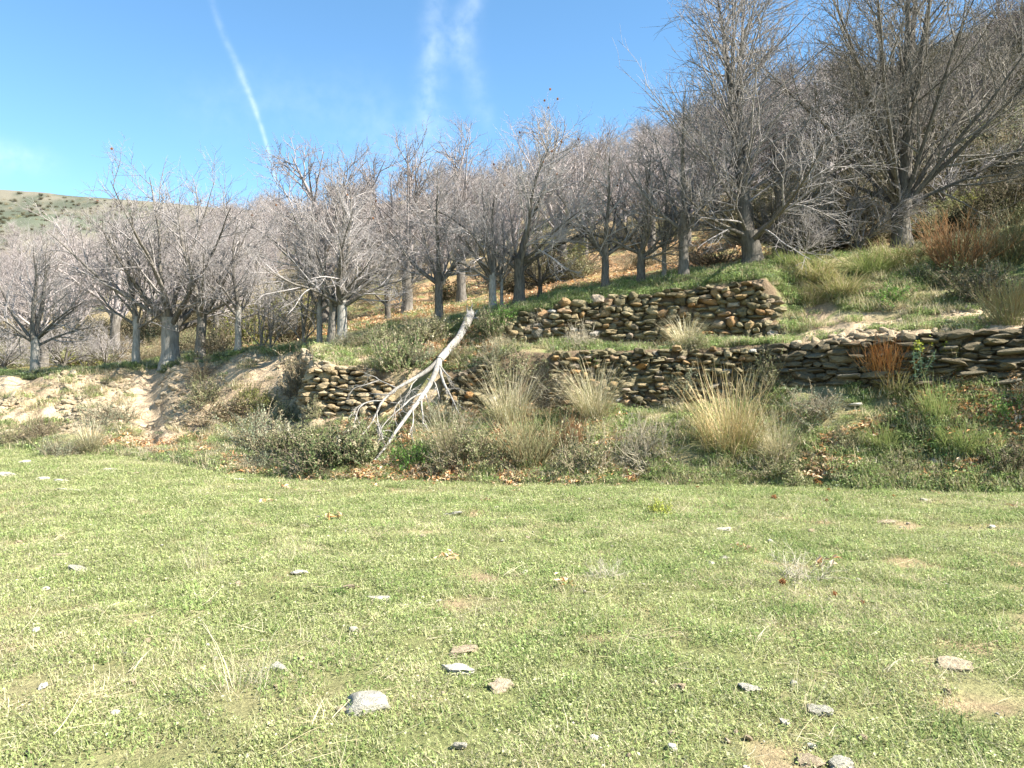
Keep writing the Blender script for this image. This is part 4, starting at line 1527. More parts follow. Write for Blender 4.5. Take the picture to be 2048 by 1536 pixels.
# kind, bearing of the middle, seen foot, seen width, seen height, label
SHRUBS = [
    ('dark', 645, 945, 170, 88, 'dense dark green scrub under the tips of the dead branch'),
    ('olive', 560, 925, 130, 72, 'olive scrub at the meadow edge beside pale grey dead twigs'),
    ('dark', 715, 938, 110, 84, 'dark green scrub directly where the dead branch touches the ground'),
    ('olive', 596, 892, 110, 40, 'olive-brown scrub above the dense dark green mass'),
    ('olive', 735, 878, 100, 44, 'olive scrub between the dead branch tips and the tan stones'),
    ('grey', 510, 905, 130, 80, 'grey-green brush at the end of the scrub mass nearest the dirt path'),
    ('grey', 520, 945, 90, 40, 'low grey-green brush touching the meadow by a white stone'),
    ('bright', 822, 945, 70, 52, 'bright green leafy herb at the meadow edge below the dead branch'),
    ('dead', 592, 955, 90, 46, 'mound of bare grey twigs on orange leaves at the meadow edge'),
    ('olive', 632, 838, 46, 40, 'small olive sprig in front of the crumbled tan stones'),
    ('olive', 580, 845, 90, 40, 'low sprawl of scrub beside the foot of the tan stones'),
    ('brown', 600, 800, 90, 90, 'rusty brown dry bush on the bare bank beside the tan stones'),
    ('dark', 790, 752, 105, 85, 'dark leafy bush hanging over the bank beside the dead trunk'),
    ('olive', 778, 697, 80, 48, 'green bush on the bank crest behind the hanging bush'),
    ('olive', 722, 700, 60, 32, 'low grey-green shrub on the crest above the bank corner'),
    ('grey', 690, 695, 60, 32, 'yellow-tipped low plant at the foot of the cluster of trunks'),
    ('olive', 850, 690, 110, 62, 'wide olive bush on the crest beside the dead trunk'),
    ('dark', 978, 688, 80, 66, 'dark bush behind the upper half of the dead trunk'),
    ('bright', 1010, 655, 60, 44, 'bright green ivy-like bush at the foot of the dark leaning chestnut'),
    ('olive', 925, 735, 60, 44, 'small bush tucked under the dead trunk'),
    ('grey', 845, 730, 70, 40, 'pale dry bush between the hanging bush and the dead trunk'),
    ('olive', 1048, 768, 130, 74, 'big olive bush on the bank before the end of the two stone walls'),
    ('straw', 1005, 706, 50, 36, 'tuft of dry grass growing above the big olive bush'),
    ('grey', 985, 735, 70, 50, 'grey-green tuft beside the big olive bush'),
    ('straw', 1020, 862, 135, 118, 'large pale straw tussock just beside the dead branch'),
    ('straw', 1190, 840, 135, 105, 'pale straw tussock before the middle of the low wall'),
    ('gold', 1468, 908, 185, 142, 'tallest golden grass tussock in front of the low wall'),
    ('straw', 1562, 935, 110, 100, 'thin pale tussock growing beside the tallest golden one'),
    ('wiry', 1052, 945, 125, 110, 'olive wiry broom at the foot of the bank'),
    ('olive', 925, 950, 150, 100, 'broad olive scrub at the meadow edge between the herb and wiry broom'),
    ('straw', 905, 930, 130, 100, 'spray of dry stems fanning out of the broad olive scrub'),
    ('grey', 870, 860, 80, 60, 'pale green sprigs just below the dead branch fork'),
    ('rust', 1142, 910, 55, 72, 'small rust-coloured dry broom behind the scrub at the bank foot'),
    ('olive', 1165, 958, 120, 95, 'leafy olive scrub at the bank foot below the rust-coloured broom'),
    ('dead', 1295, 940, 130, 95, 'arching mound of grey dry twigs at the bank foot'),
    ('dead', 1122, 800, 95, 55, 'grey dead brush at the base of the low wall beside the pale tussock'),
    ('dead', 1160, 700, 60, 46, 'spindly grey twigs rooted on the ledge over the low wall'),
    ('dead', 1076, 672, 36, 40, 'grey dead brush against the low beginning of the upper wall'),
    ('grey', 1372, 806, 75, 62, 'grey-green shrub against the low wall base'),
    ('straw', 1375, 694, 90, 56, 'dry grass clump standing on the ledge before the upper wall'),
    ('olive', 1392, 698, 60, 34, 'leafy green clump at the foot of the ledge grass'),
    ('bright', 1185, 738, 34, 28, 'tiny green plant growing out of the low wall'),
    ('bright', 1437, 745, 26, 24, 'tiny green sprig in the low wall near orange stones'),
    ('olive', 1545, 790, 85, 82, 'green bush spilling over the corner where the two walls meet'),
    ('olive', 1560, 968, 130, 66, 'dark scrub clump at the meadow edge below the thin pale tussock'),
    ('grey', 1630, 850, 120, 66, 'grey-green brush on the slope below the slab wall'),
    ('dead', 1650, 830, 80, 36, 'grey twig mat on the slope below the slab wall'),
    ('orange', 1782, 778, 96, 88, 'bright rust-orange broom against the slab wall'),
    ('drygrass', 1800, 790, 90, 40, 'grass skirt around the rust-orange broom'),
    ('spurge', 1848, 772, 62, 82, 'blue-green spurge with yellow heads beside the rust-orange broom'),
    ('drygrass', 1915, 742, 50, 50, 'thin dry weeds growing at the slab wall near orange leaves'),
    ('greengrass', 1880, 845, 85, 70, 'bent green grass tuft on the slope below the spurge'),
    ('bright', 2022, 845, 80, 50, 'dark green leafy plant at the photo edge on the slope'),
    ('greengrass', 1935, 905, 110, 50, 'wide green grass mound on the lower slope by a shadow'),
    ('greengrass', 1770, 900, 90, 45, 'straw and green tuft in the middle of the lower slope'),
    ('maquis', 2010, 955, 90, 60, 'dark shaded shrub on the lower slope at the photo edge'),
    ('olive', 1800, 958, 90, 50, 'olive tuft on the lower slope just above the meadow'),
    ('olive', 1700, 900, 80, 46, 'small olive shrub on the lower slope among orange leaves'),
    ('bright', 1790, 606, 80, 38, 'bright green leafy bush on the upper slope above the bare path'),
    ('rust', 1928, 545, 130, 110, 'large rust-brown broom on the upper slope below the many-stemmed chestnut'),
    ('maquis', 1985, 612, 130, 80, 'dark shaded bush on the upper slope under the rust-brown broom'),
    ('wiry', 2030, 530, 120, 100, 'brownish wiry bush at the photo edge high on the slope'),
    ('wiry', 2030, 650, 90, 90, 'olive wiry bush at the photo edge above the slab wall'),
    ('drygrass', 1640, 560, 110, 46, 'dry grass clump on the upper slope just past the wall end'),
    ('drygrass', 1690, 590, 110, 46, 'brown grass tuft below the dry clump on the upper slope'),
    ('greengrass', 1745, 548, 110, 40, 'greenish grass clump on the upper slope below the thicket'),
    ('drygrass', 1800, 535, 110, 50, 'tall dry grass clump at the foot of the many-stemmed chestnut'),
    ('greengrass', 1590, 535, 90, 30, 'grass clump on the crest beside the twin-leader chestnut'),
    ('drygrass', 1625, 610, 60, 34, 'small pale grass tuft beside the wall end'),
    ('dark', 1880, 575, 90, 50, 'small dark bush beside the rust-brown broom'),
    ('olive', 410, 818, 82, 60, 'round olive bush on the bank just beside the dirt path'),
    ('yellow', 492, 815, 50, 46, 'yellow-green bush at the foot of the bare bank'),
    ('yellow', 525, 828, 56, 46, 'second yellow-green bush at the bank foot, beside the rusty brown bush'),
    ('brown', 440, 848, 150, 48, 'wide rust and olive low shrub below the round bush'),
    ('brown', 400, 765, 66, 46, 'brown dry bush on the bare bank face beside the dirt path'),
    ('grey', 208, 852, 105, 48, 'grey-green mound on the bank beside the dirt path, nearer the photo edge'),
    ('brown', 75, 884, 70, 46, 'brown dry shrub at the bank foot near the photo edge'),
    ('olive', 20, 890, 60, 34, 'low green shrub at the bank foot at the photo edge'),
    ('straw', 172, 912, 95, 70, 'pale straw tussock at the meadow edge near the white stones'),
    ('olive', 172, 912, 70, 34, 'dark green base clump inside the pale straw tussock'),
    ('grey', 105, 915, 70, 38, 'grey-green mound between the brown shrub and the straw tussock'),
    ('greengrass', 380, 893, 50, 24, 'small grass tuft on the meadow below the dirt path'),
    ('tangle', 290, 912, 70, 22, 'flat mat of dead stems on the meadow below the dirt path'),
    ('flower', 1325, 1031, 42, 30, 'small yellow-flowered plant alone in the meadow'),
    ('bright', 676, 1190, 34, 16, 'dark green rosette alone in the meadow by pale stones'),
    ('tangle', 1605, 1165, 120, 54, 'dry twig tangle lying in the meadow next to a brown bur'),
    ('tangle', 1213, 1162, 86, 40, 'smaller dry twig tangle lying in the middle of the meadow'),
    ('wisp', 470, 1400, 170, 110, 'thin dry grass tuft in the meadow near the big grey stone'),
    ('wisp', 395, 1145, 80, 80, 'sparse dry stems standing in the middle of the meadow'),
    ('yellow', 500, 690, 110, 74, 'yellow-green thicket behind the straight grey trunk'),
    ('brown', 430, 715, 90, 55, 'brown brush behind the thick pale trunk'),
    ('maquis', 575, 690, 90, 70, 'black-shadowed bush beside the thin saplings'),
    ('yellow', 610, 655, 120, 60, 'yellow-green bush on the orchard slope behind the saplings'),
    ('brown', 230, 722, 90, 40, 'reddish brown brush behind the slim pale trunk'),
    ('yellow', 165, 735, 70, 40, 'yellow-green bush low between the bushy trees'),
    ('maquis', 1680, 500, 190, 110, 'black evergreen thicket between the two huge chestnuts'),
    ('maquis', 1750, 480, 130, 110, 'dark evergreen thicket just behind the many-stemmed chestnut'),
    ('brown', 1130, 560, 130, 60, 'brown scrub on the leaf slope behind the small chestnuts'),
    ('yellow', 1130, 540, 90, 60, 'olive-yellow shrub on the leaf slope above the brown scrub'),
    ('brown', 1430, 535, 140, 46, 'tan scrub behind the crest beside the twin-leader trunk'),
    ('yellow', 1950, 440, 110, 60, 'yellow-green bush on the slope above the rust-brown broom'),
    ('maquis', 2030, 440, 120, 90, 'dark bush at the photo edge high above the rust-brown broom'),
    ('maquis', 1870, 430, 130, 90, 'dark bush behind the many-stemmed chestnut on the far side'),
    ('brown', 700, 600, 110, 46, 'brown scrub on the orchard slope beyond the trunk cluster'),
    ('brown', 1000, 575, 120, 50, 'russet scrub on the orchard slope behind the rough grey trunk'),
]
NAMES = {'orange': 'broom_bush', 'flower': 'leafy_plant', 'tangle': 'dead_brush', 'wisp': 'grass_tussock', 'straw': 'grass_tussock', 'gold': 'grass_tussock', 'drygrass': 'grass_tussock', 'greengrass': 'grass_tussock', 'rust': 'broom_bush', 'wiry': 'broom_bush',
         'dead': 'dead_brush', 'spurge': 'spurge_plant', 'bright': 'leafy_plant'}
CATS = {'grass_tussock': 'grass tuft', 'broom_bush': 'broom bush', 'dead_brush': 'dead brush', 'spurge_plant': 'plant', 'leafy_plant': 'plant', 'shrub': 'shrub'}
r = np.random.default_rng(99)
for i, (kind, px, py, w, h, label) in enumerate(SHRUBS):
    Y = crest(px)
    x, y, z = hit(px, py)
    parts, pw, ph = PLANTS[kind][i % len(PLANTS[kind])]
    W, Hh = w / FOC * y, h / FOC * y
    nm = NAMES.get(kind, 'shrub')
    y2 = y + min(W * .2, .25)
    root = empty(nm, (x, y2, min(z, gz(x, y2)) - .02), label, CATS[nm])
    root.rotation_euler = (r.normal(0, .04), r.normal(0, .04), r.uniform(0, 6.28))
    root.scale = (W / pw * 1.12, W / pw * 1.12, Hh / ph * 1.05)
    for pn, me in parts:
        obj(pn, me, None, root)

# ------------------------------------------------------------------ dead branch, fallen over the bank
ZX, ZY, ZS = 600.0, 500.0, 3.4133


def dead_line(pts, d0, d1, off=0.0):
    """points read off the photograph; each is put at the depth of the bank it leans on"""
    out = []
    for zx, zy in pts:
        px, py = ZX + zx / ZS, ZY + zy / ZS
        y = np.interp(py, [612, 625, 722, 800, 930], [18.4, 18.2, 16.1, 15.1, 13.6])
        hy = hit(px, py, 12)[1]
        y = min(y + off, hy - .14)
        out.append(((px - CX) / FOC * y, y, EYE + (CY - py) / FOC * y))
    P = np.array(out)
    t = np.linspace(0, 1, len(P))
    n = max(8, len(P) * 4)
    tt = np.linspace(0, 1, n)
    # smooth through the points
    def cr(c):
        q = np.interp(tt, t, c)
        for _ in range(2):
            q[1:-1] = (q[:-2] + 2 * q[1:-1] + q[2:]) / 4
        return q
    Q = np.stack([cr(P[:, k]) for k in range(3)], -1)
    dia = np.interp(tt, [0, 1], [d0, d1]) / ZS / FOC * Q[:, 1]
    return Q, dia / 2


DEADS = {
    'trunk': [([(1166, 432), (1130, 520), (1085, 600), (1010, 685), (952, 752)], 58, 48)],
    'limb': [
        ([(958, 742), (900, 800), (830, 850), (740, 900), (660, 945), (590, 1000), (550, 1050), (525, 1110), (500, 1160), (465, 1215)], 36, 5),
        ([(950, 752), (920, 850), (880, 930), (840, 990), (790, 1060), (740, 1120), (690, 1190), (640, 1260), (590, 1340), (530, 1410), (490, 1460)], 42, 12),
        ([(955, 748), (960, 850), (990, 930), (1020, 980), (1050, 1040), (1072, 1092)], 25, 8),
    ],
    'branch': [
        ([(662, 945), (600, 915), (540, 890), (510, 862), (430, 858)], 11, 4), ([(540, 890), (480, 910), (430, 925), (370, 940), (330, 990)], 8, 3),
        ([(565, 1030), (500, 1030), (440, 1045), (400, 1080), (385, 1130), (375, 1165)], 12, 4), ([(440, 1045), (390, 1070), (362, 1130)], 6, 3),
        ([(525, 1110), (530, 1170), (550, 1250), (570, 1310)], 7, 3), ([(832, 978), (760, 1010), (700, 1070), (640, 1120), (590, 1170), (555, 1215)], 15, 5),
        ([(705, 1065), (720, 1010), (760, 960), (805, 945)], 8, 3), ([(770, 1090), (775, 1140), (770, 1190), (752, 1255)], 12, 4),
        ([(830, 1000), (830, 1080), (840, 1130), (840, 1190)], 15, 8), ([(856, 985), (872, 1030)], 12, 6),
        ([(640, 1275), (600, 1290), (560, 1255), (545, 1200)], 7, 3), ([(955, 790), (1000, 850), (1032, 872)], 16, 5),
        ([(870, 880), (920, 900), (940, 960), (950, 1002)], 13, 5), ([(1020, 975), (1010, 940), (1035, 955)], 6, 3),
        ([(800, 880), (760, 920), (745, 980)], 7, 3), ([(640, 1120), (655, 1060), (690, 1020)], 6, 3), ([(590, 1340), (560, 1290), (570, 1230)], 6, 3),
        ([(500, 1160), (540, 1210), (545, 1290)], 6, 2.5), ([(660, 945), (640, 985), (560, 985), (500, 985)], 7, 3), ([(740, 1120), (700, 1100), (690, 1050)], 6, 2.5),
        ([(470, 1200), (430, 1260), (410, 1310)], 5, 2.5),
    ],
}
dx, dy, dz = hit(878, 724, 12)
dead = empty('dead_tree', (dx, dy, dz), 'bleached dead tree lying head-down over the bank with bare forked limbs', 'dead tree')
all_l = []
for nm, lines in DEADS.items():
    for q, (pts, d0, d1) in enumerate(lines):
        P, Rr = dead_line(pts, d0, d1, -.03 * (nm == 'branch'))
        if nm == 'trunk':
            Rr = Rr * (1 + .10 * np.sin(np.linspace(0, 9, len(Rr))))
        P = P - np.array([dx, dy, dz])
        v, f = tubes(P[None], Rr[None], {'trunk': 12, 'limb': 8, 'branch': 5}[nm])
        v = v + np.random.default_rng(q).normal(0, Rr.mean() * .035, v.shape)
        b = Bag()
        b.add(v, f)
        me = b.mesh(nm, True)
        o = obj(nm, me, M_DEAD, dead)
        all_l.append((P, Rr))
        if nm != 'trunk':
            r = np.random.default_rng(len(all_l))
            m = 5 if nm == 'limb' else 3
            p2, d2, r2, t2 = sprout(P[None], Rr[None], m, .35, .98, .3, .9, r)
            B = grow(p2, d2 + np.array([0, -.15, -.25]), r.uniform(.12, .42, m), 6, .16, -.03, r)
            p3, d3, r3, t3 = sprout(B, np.full((m, 6), .005), 3, .3, 1, .3, .8, r)
            B3 = grow(p3, d3, r.uniform(.06, .2, len(p3)), 4, .15, 0, r)
            b = Bag()
            v, f = tubes(B, np.broadcast_to(np.linspace(.0075, .003, 6)[None], (m, 6)), 4)
            b.add(v, f)
            v, f = tubes(B3, np.broadcast_to(np.linspace(.004, .002, 4)[None], (len(p3), 4)), 3)
            b.add(v, f)
            obj('twig', b.mesh('twig', True), M_DEAD, o)
# splintered broken end
r = np.random.default_rng(8)
tp, tr = all_l[0]
b = Bag()
n = 26
ax = norm(tp[0] - tp[2])
st = tp[0] + r.normal(0, .035, (n, 3)) - ax * .06
dd = ax[None] + r.normal(0, .42, (n, 3))
SP = grow(st, dd, r.uniform(.10, .30, n), 4, .12, .05, r)
v, f = tubes(SP, np.broadcast_to(np.array([.028, .021, .012, .002])[None], (n, 4)), 4)
b.add(v, f)
obj('broken_end', b.mesh('broken_end', True), M_DEAD, dead)

# ------------------------------------------------------------------ stones lying about
FIELD = [
    # bearing, seen middle, width, height, material, label
    (735, 1398, 84, 56, 'grey', 'biggest pale grey stone in the meadow, flat with cracks'),
    (917, 1337, 58, 22, 'pale', 'flat whitish stone near the biggest grey one'),
    (1005, 1371, 46, 26, 'earthy', 'brown earthy stone sticking out of a bare patch'),
    (600, 1144, 32, 15, 'pale', 'bright white wedge-shaped stone in the middle of the meadow'),
    (1187, 1478, 20, 19, 'pale', 'small white upright stone low in the grass'),
    (920, 1495, 24, 15, 'grey', 'small rounded grey stone near the lower picture edge'),
    (1448, 1057, 32, 17, 'pale', 'lumpy white stone with orange underside in the upper meadow'),
    (1910, 1328, 56, 22, 'earthy', 'long tan slab sunk in the grass on the greener side'),
    (1355, 1375, 28, 20, 'earthy', 'tan pointed stone amid dry stalks'),
    (1500, 1377, 36, 12, 'grey', 'flat grey stone half sunk beside the tan pointed one'),
    (1625, 1521, 50, 24, 'earthy', 'tan rounded stone cut by the lower picture edge'),
    (1682, 1526, 44, 24, 'grey', 'pale grey stone touching the tan one at the lower picture edge'),
    (1447, 1115, 20, 12, 'grey', 'round pale stone below the lumpy white one'),
    (905, 1027, 34, 11, 'grey', 'flat grey stone in the upper meadow, widest there'),
    (848, 1071, 16, 13, 'earthy', 'small brown upright stone in the upper meadow'),
    (702, 1173, 28, 10, 'earthy', 'flat tan stone beside the dark green rosette'),
    (760, 1198, 44, 6, 'pale', 'thin long pale stone flush with the grass'),
    (930, 1301, 46, 14, 'earthy', 'flat tan stone just behind the flat whitish one'),
    (1585, 1366, 14, 18, 'grey', 'little dark-sided grey stone standing on edge'),
    (1640, 1423, 42, 12, 'grey', 'long flat grey stone crossed by a dry stalk'),
    (1570, 1448, 16, 10, 'pale', 'tiny white stone beside the long flat grey one'),
    (1345, 1497, 17, 14, 'pale', 'small whitish stone in a green patch near the lower picture edge'),
    (560, 1336, 30, 13, 'grey', 'pale grey stone behind the thin dry grass tuft'),
    (1855, 1001, 22, 8, 'grey', 'flat pale stone in the grass under the lower slope'),
    (1830, 976, 10, 8, 'pale', 'bright white pebble-like stone at the foot of the lower slope'),
    (1985, 1053, 14, 10, 'pale', 'white stone alone in the grass far along the meadow'),
    (1770, 1043, 36, 10, 'earthy', 'brown clod-like stone with a dark edge in the upper meadow'),
    (1125, 990, 10, 9, 'pale', 'tiny white stone close to the leafy olive scrub'),
    (1180, 998, 9, 7, 'pale', 'tiny white stone just past the one by the olive scrub'),
    (997, 1015, 13, 9, 'pale', 'small white stone behind the widest flat grey one'),
    (45, 922, 28, 12, 'pale', 'white stone in the rubble near the straw tussock, largest there'),
    (14, 946, 30, 20, 'grey', 'grey rubble stone at the photo edge of the meadow'),
    (82, 956, 24, 14, 'pale', 'pale rubble stone behind the two flat white ones'),
    (122, 960, 26, 13, 'pale', 'chunky white rubble stone farthest from the photo edge'),
    (103, 965, 22, 6, 'pale', 'low white rubble stone between the chunky ones'),
    (132, 979, 28, 7, 'pale', 'flat bright white stone just below the rubble'),
    (160, 981, 20, 5, 'grey', 'thin grey stone touching the flat bright white one'),
    (222, 938, 25, 10, 'pale', 'pale flat-topped stone alone beyond the rubble'),
    (265, 946, 20, 9, 'earthy', 'tan stone beside the pale flat-topped one'),
    (445, 882, 14, 8, 'pale', 'bright white stone below the brown low shrub'),
    (475, 958, 24, 9, 'pale', 'white stone at the meadow edge before orange leaves'),
    (430, 925, 30, 10, 'grey', 'half-buried stone at the end of the scrub mass'),
    (155, 1138, 30, 9, 'grey', 'flat grey stone in the quiet corner of the meadow'),
    (122, 1110, 20, 12, 'earthy', 'tan stone just behind the flat grey corner stone'),
    (1710, 808, 22, 9, 'pale', 'white stone on the slope below the slab wall'),
    (85, 1374, 14, 9, 'pale', 'small white stone low in the meadow corner'),
    (262, 1367, 16, 9, 'earthy', 'small tan stone in the lower meadow near dry stalks'),
    (1610, 585, 34, 10, 'earthy', 'flat tan stone lying just past the end of the upper wall'),
    (1895, 1385, 12, 8, 'earthy', 'small tan stone below the long tan slab'),
    (1425, 1128, 12, 7, 'pale', 'tiny white stone beside the round pale one'),
    (1045, 1365, 0, 0, '', ''),
]
r = np.random.default_rng(31)
FM = {'grey': M_GREY, 'pale': M_PALE, 'earthy': M_EARTHY}
for i, (px, py, w, h, mt, label) in enumerate(FIELD):
    if not w:
        continue
    x, y, z = hit(px, py + h * .35, 2.5)
    W, Hh = w / FOC * y, h / FOC * y
    me = stone_mesh('field_stone', 800 + i, 3.2 + (i % 3), 8, 3, .08, FM[mt], i % 4 == 0, (.45, .85))
    view = math.atan2(EYE, y)
    hz = max(Hh * .33 / math.cos(view), .016)
    o = obj('field_stone', me)
    o.location = (x, y, z + max(hz * .18, .012))
    o.rotation_euler = (r.normal(0, .1), r.normal(0, .1), r.normal(0, .3))
    dep = min(W * .5, Hh / max(math.sin(view), .12) * .62)
    o.scale = (W * .6, max(dep, .025) * 1.05, hz * 1.1)
    tag(o, label, 'stone', 'stones lying in the meadow')

# burs on the ground
BURS = [(1565, 1165, 19), (1668, 1188, 15), (1725, 1207, 14), (1654, 1002, 10), (1548, 995, 14), (1640, 968, 13), (1632, 962, 12), (1657, 981, 10), (1725, 976, 9), (1845, 975, 11), (1787, 993, 9),
        (1395, 976, 10), (1343, 974, 6), (1220, 1134, 7), (1840, 915, 12), (1785, 895, 10), (1692, 893, 11), (1676, 915, 9)]
for i, (px, py, d) in enumerate(BURS):
    x, y, z = hit(px, py + d * .4, 2.5)
    o = obj('chestnut_bur', BUR)
    rr_ = d / FOC * y * .5
    o.location = (x, y, z + rr_ * .8)
    o.rotation_euler = (i, i * 2.0, i * 3.0)
    o.scale = (rr_,) * 3
    lab = {0: 'largest orange-brown bur beside the dry twig tangle', 1: 'orange-brown bur just beyond the dry twig tangle',
           2: 'orange-brown bur next to pale dry sticks past the twig tangle'}.get(i, 'orange-brown spiny bur on the grass near the foot of the slope')
    tag(o, lab, 'chestnut bur', 'fallen chestnut burs')


# ------------------------------------------------------------------ leaf litter, bank herbs
def leaf_pile(seed, pal, n=16, rad=.14, size=.085):
    r = np.random.default_rng(seed)
    a, q = r.uniform(0, 6.28, n), np.sqrt(r.random(n)) * rad
    pos = np.stack([np.cos(a) * q, np.sin(a) * q, r.uniform(.01, .05, n)], -1)
    v, f, c = leaflets(r, pos, np.tile([0, 0, 1.0], (n, 1)), size, pal, .5, .36)
    b = Bag()
    b.add(v, f, c)
    me = b.mesh('fallen_leaf')
    me.materials.append(M_LITTER)
    return me


LP_ = [(.46, .24, .10), (.52, .32, .16), (.38, .20, .09), (.58, .42, .26), (.5, .33, .18), (.62, .48, .32), (.44, .36, .25)]
leafs = [leaf_pile(900 + i, LP_) for i in range(5)]


def bank_points(n, seed, s0, s1, px0, px1):
    r = np.random.default_rng(seed)
    px = r.uniform(px0, px1, n)
    sv = r.uniform(s0, s1, n)
    Y, Z = prof(px)
    k = np.clip(np.floor(sv).astype(int), 0, NB - 2)
    t = sv - k
    y = Y[np.arange(n), k] * (1 - t) + Y[np.arange(n), k + 1] * t
    x = (px - CX) / FOC * y
    return r, px, sv, x, y


def join(*a):
    return [np.concatenate(q) for q in zip(*a)]


sets = []
for n, sd_, s0, s1, a, b_, th in ((1900, 1, -0.0, .40, 450, 1270, .43), (1500, 2, .3, 1.9, 640, 1250, .52), (1500, 3, 1.25, 2.0, 1790, 2120, .36), (1100, 4, .2, 1.4, 1560, 2060, .55),
                                  (500, 5, .4, 1.3, 180, 420, .5), (400, 6, 3.2, 5, 850, 1010, .5), (4500, 7, 6.25, 7.6, 640, 1650, .42), (500, 8, 6.15, 7, 480, 680, .5)):
    rr, px, sv, x, y = bank_points(n, 60 + sd_, s0, s1, a, b_)
    ok = fbm(x, y, .5, 3, 71) + rr.normal(0, .06, n) > th
    sets.append((x[ok], y[ok], sv[ok]))
rr, px, lx, ly = meadow_points(13000, 49)
dd = prof(px)[0][:, 0] - ly
ok = rr.random(len(lx)) < .55 * np.exp(-np.abs(dd) / .28) * band(450, 1270, px, 60) + .0025
sets.append((lx[ok], ly[ok], lx[ok]))
x, y, sv = join(*sets)
r = np.random.default_rng(6)
scatter('leaf_litter', M_LITTER, np.stack([x, y, ground(x, y) + .01], -1), np.stack([r.normal(0, .25, len(x)), r.normal(0, .25, len(x)), r.uniform(0, 6.28, len(x))], -1),
        r.uniform(.6, 1.2, len(x)), r.integers(5, size=len(x)), leafs, 'fallen orange-brown chestnut leaves in drifts')

HERB = [(.22, .31, .095), (.29, .37, .125), (.18, .25, .075), (.36, .38, .19), (.31, .35, .16)]


def herb_patch(seed, pal, h=(.04, .13), n=90, lf=60):
    r = np.random.default_rng(seed)
    b = Bag()
    v, f, c = blades(r, n, .17, h[0], h[1], .008, .55, pal, 2, .6)
    b.add(v, f, c)
    if lf:
        a, q = r.uniform(0, 6.28, lf), np.sqrt(r.random(lf)) * .17
        pos = np.stack([np.cos(a) * q, np.sin(a) * q, r.uniform(.02, h[1] * .7, lf)], -1)
        v, f, c = leaflets(r, pos, np.tile([0, 0, 1.0], (lf, 1)), .035, pal, .4, .6)
        b.add(v, f, c)
    me = b.mesh('herb')
    me.materials.append(M_GRASS)
    return me


herbs = [herb_patch(950 + i, HERB) for i in range(4)] + [herb_patch(960 + i, STRAW_PAL + [(.3, .28, .13), (.26, .27, .12)], (.06, .2), 80, 0) for i in range(3)] + \
        [herb_patch(970 + i, [(.22, .27, .15), (.27, .31, .18), (.18, .23, .12)], (.02, .07), 50, 110) for i in range(2)]
sets = []
for n, sd_, s0, s1, a, b_, th, dryp, greyp in (
        (1500, 21, -0.0, .35, 400, 2100, .40, .3, .1), (2600, 1, 0.0, 2.0, 440, 1560, .42, .35, .1), (2300, 2, .0, 2.0, 1540, 2120, .36, .25, .1), (1100, 3, 0.0, 1.7, -60, 460, .42, .35, .2),
        (380, 4, 2.0, 5.6, -60, 600, .55, .7, .2), (900, 5, 5.35, 6.25, -60, 640, .30, .2, .5), (900, 6, 3.0, 6.1, 640, 1050, .42, .35, .2), (700, 7, 3.1, 3.85, 1080, 1570, .36, .3, .1),
        (1700, 8, 5.15, 6.35, 1030, 1600, .22, .12, .1), (2000, 9, 4.3, 6.2, 1570, 2120, .42, .45, .05), (500, 10, 3.3, 4.4, 1570, 2120, .6, .3, .1), (1600, 11, 6.2, 7.5, 300, 1000, .5, .3, .1)):
    rr, px, sv, x, y = bank_points(n, 160 + sd_, s0, s1, a, b_)
    wl = wallish(px, sv)
    ok = (fbm(x, y, .7, 3, 271) + rr.normal(0, .05, n) > th) & (wl < .3) & ~((np.abs(px - 303) < 22) & (sv > .8) & (sv < 5.7))
    kd = np.where(rr.random(n) < dryp, 4 + rr.integers(3, size=n), np.where(rr.random(n) < greyp, 7 + rr.integers(2, size=n), rr.integers(4, size=n)))
    sets.append((x[ok], y[ok], kd[ok], rr.uniform(.55, 1.3, n)[ok]))
x, y, kd, sc = join(*sets)
r = np.random.default_rng(7)
scatter('bank_herbs', M_GRASS, np.stack([x, y, ground(x, y) - .015], -1), np.stack([r.normal(0, .12, len(x)), r.normal(0, .12, len(x)), r.uniform(0, 6.28, len(x))], -1),
        sc, kd, herbs, 'grass and low herbs growing on the terraced bank')

# stones and clods in the eroded bank
sets = []
for n, sd_, s0, s1, a, b_, th in ((1500, 1, .8, 3.2, -60, 300, .5), (700, 2, 1.6, 5.2, 100, 620, .48), (420, 3, 2.2, 4.6, 610, 790, .4), (300, 4, 3.0, 4.3, 1560, 2080, .45), (160, 5, .2, 2, 1560, 2060, .5), (200, 6, 0, 2, 640, 1560, .5)):
    rr, px, sv, x, y = bank_points(n, 260 + sd_, s0, s1, a, b_)
    ok = fbm(x, y, .8, 3, 371) > th
    sets.append((x[ok], y[ok]))
x, y = join(*sets)
sz = np.clip(r.lognormal(-3.3, .5, len(x)), .015, .1)
ETH = [stone_mesh('clod', 540 + i, 2.8, 5, mat=M_EARTHY) for i in range(4)]
scatter('bank_rubble', M_EARTHY, np.stack([x, y, ground(x, y) + .005], -1), r.normal(0, .4, (len(x), 3)) + np.array([0, 0, 1]) * r.uniform(0, 6, (len(x), 1)),
        sz[:, None] * np.stack([r.uniform(.9, 1.6, len(x)), r.uniform(.7, 1.2, len(x)), r.uniform(.5, .9, len(x))], -1), r.integers(4, size=len(x)), ETH, 'lumps of earth and small stones in the eroded bank')

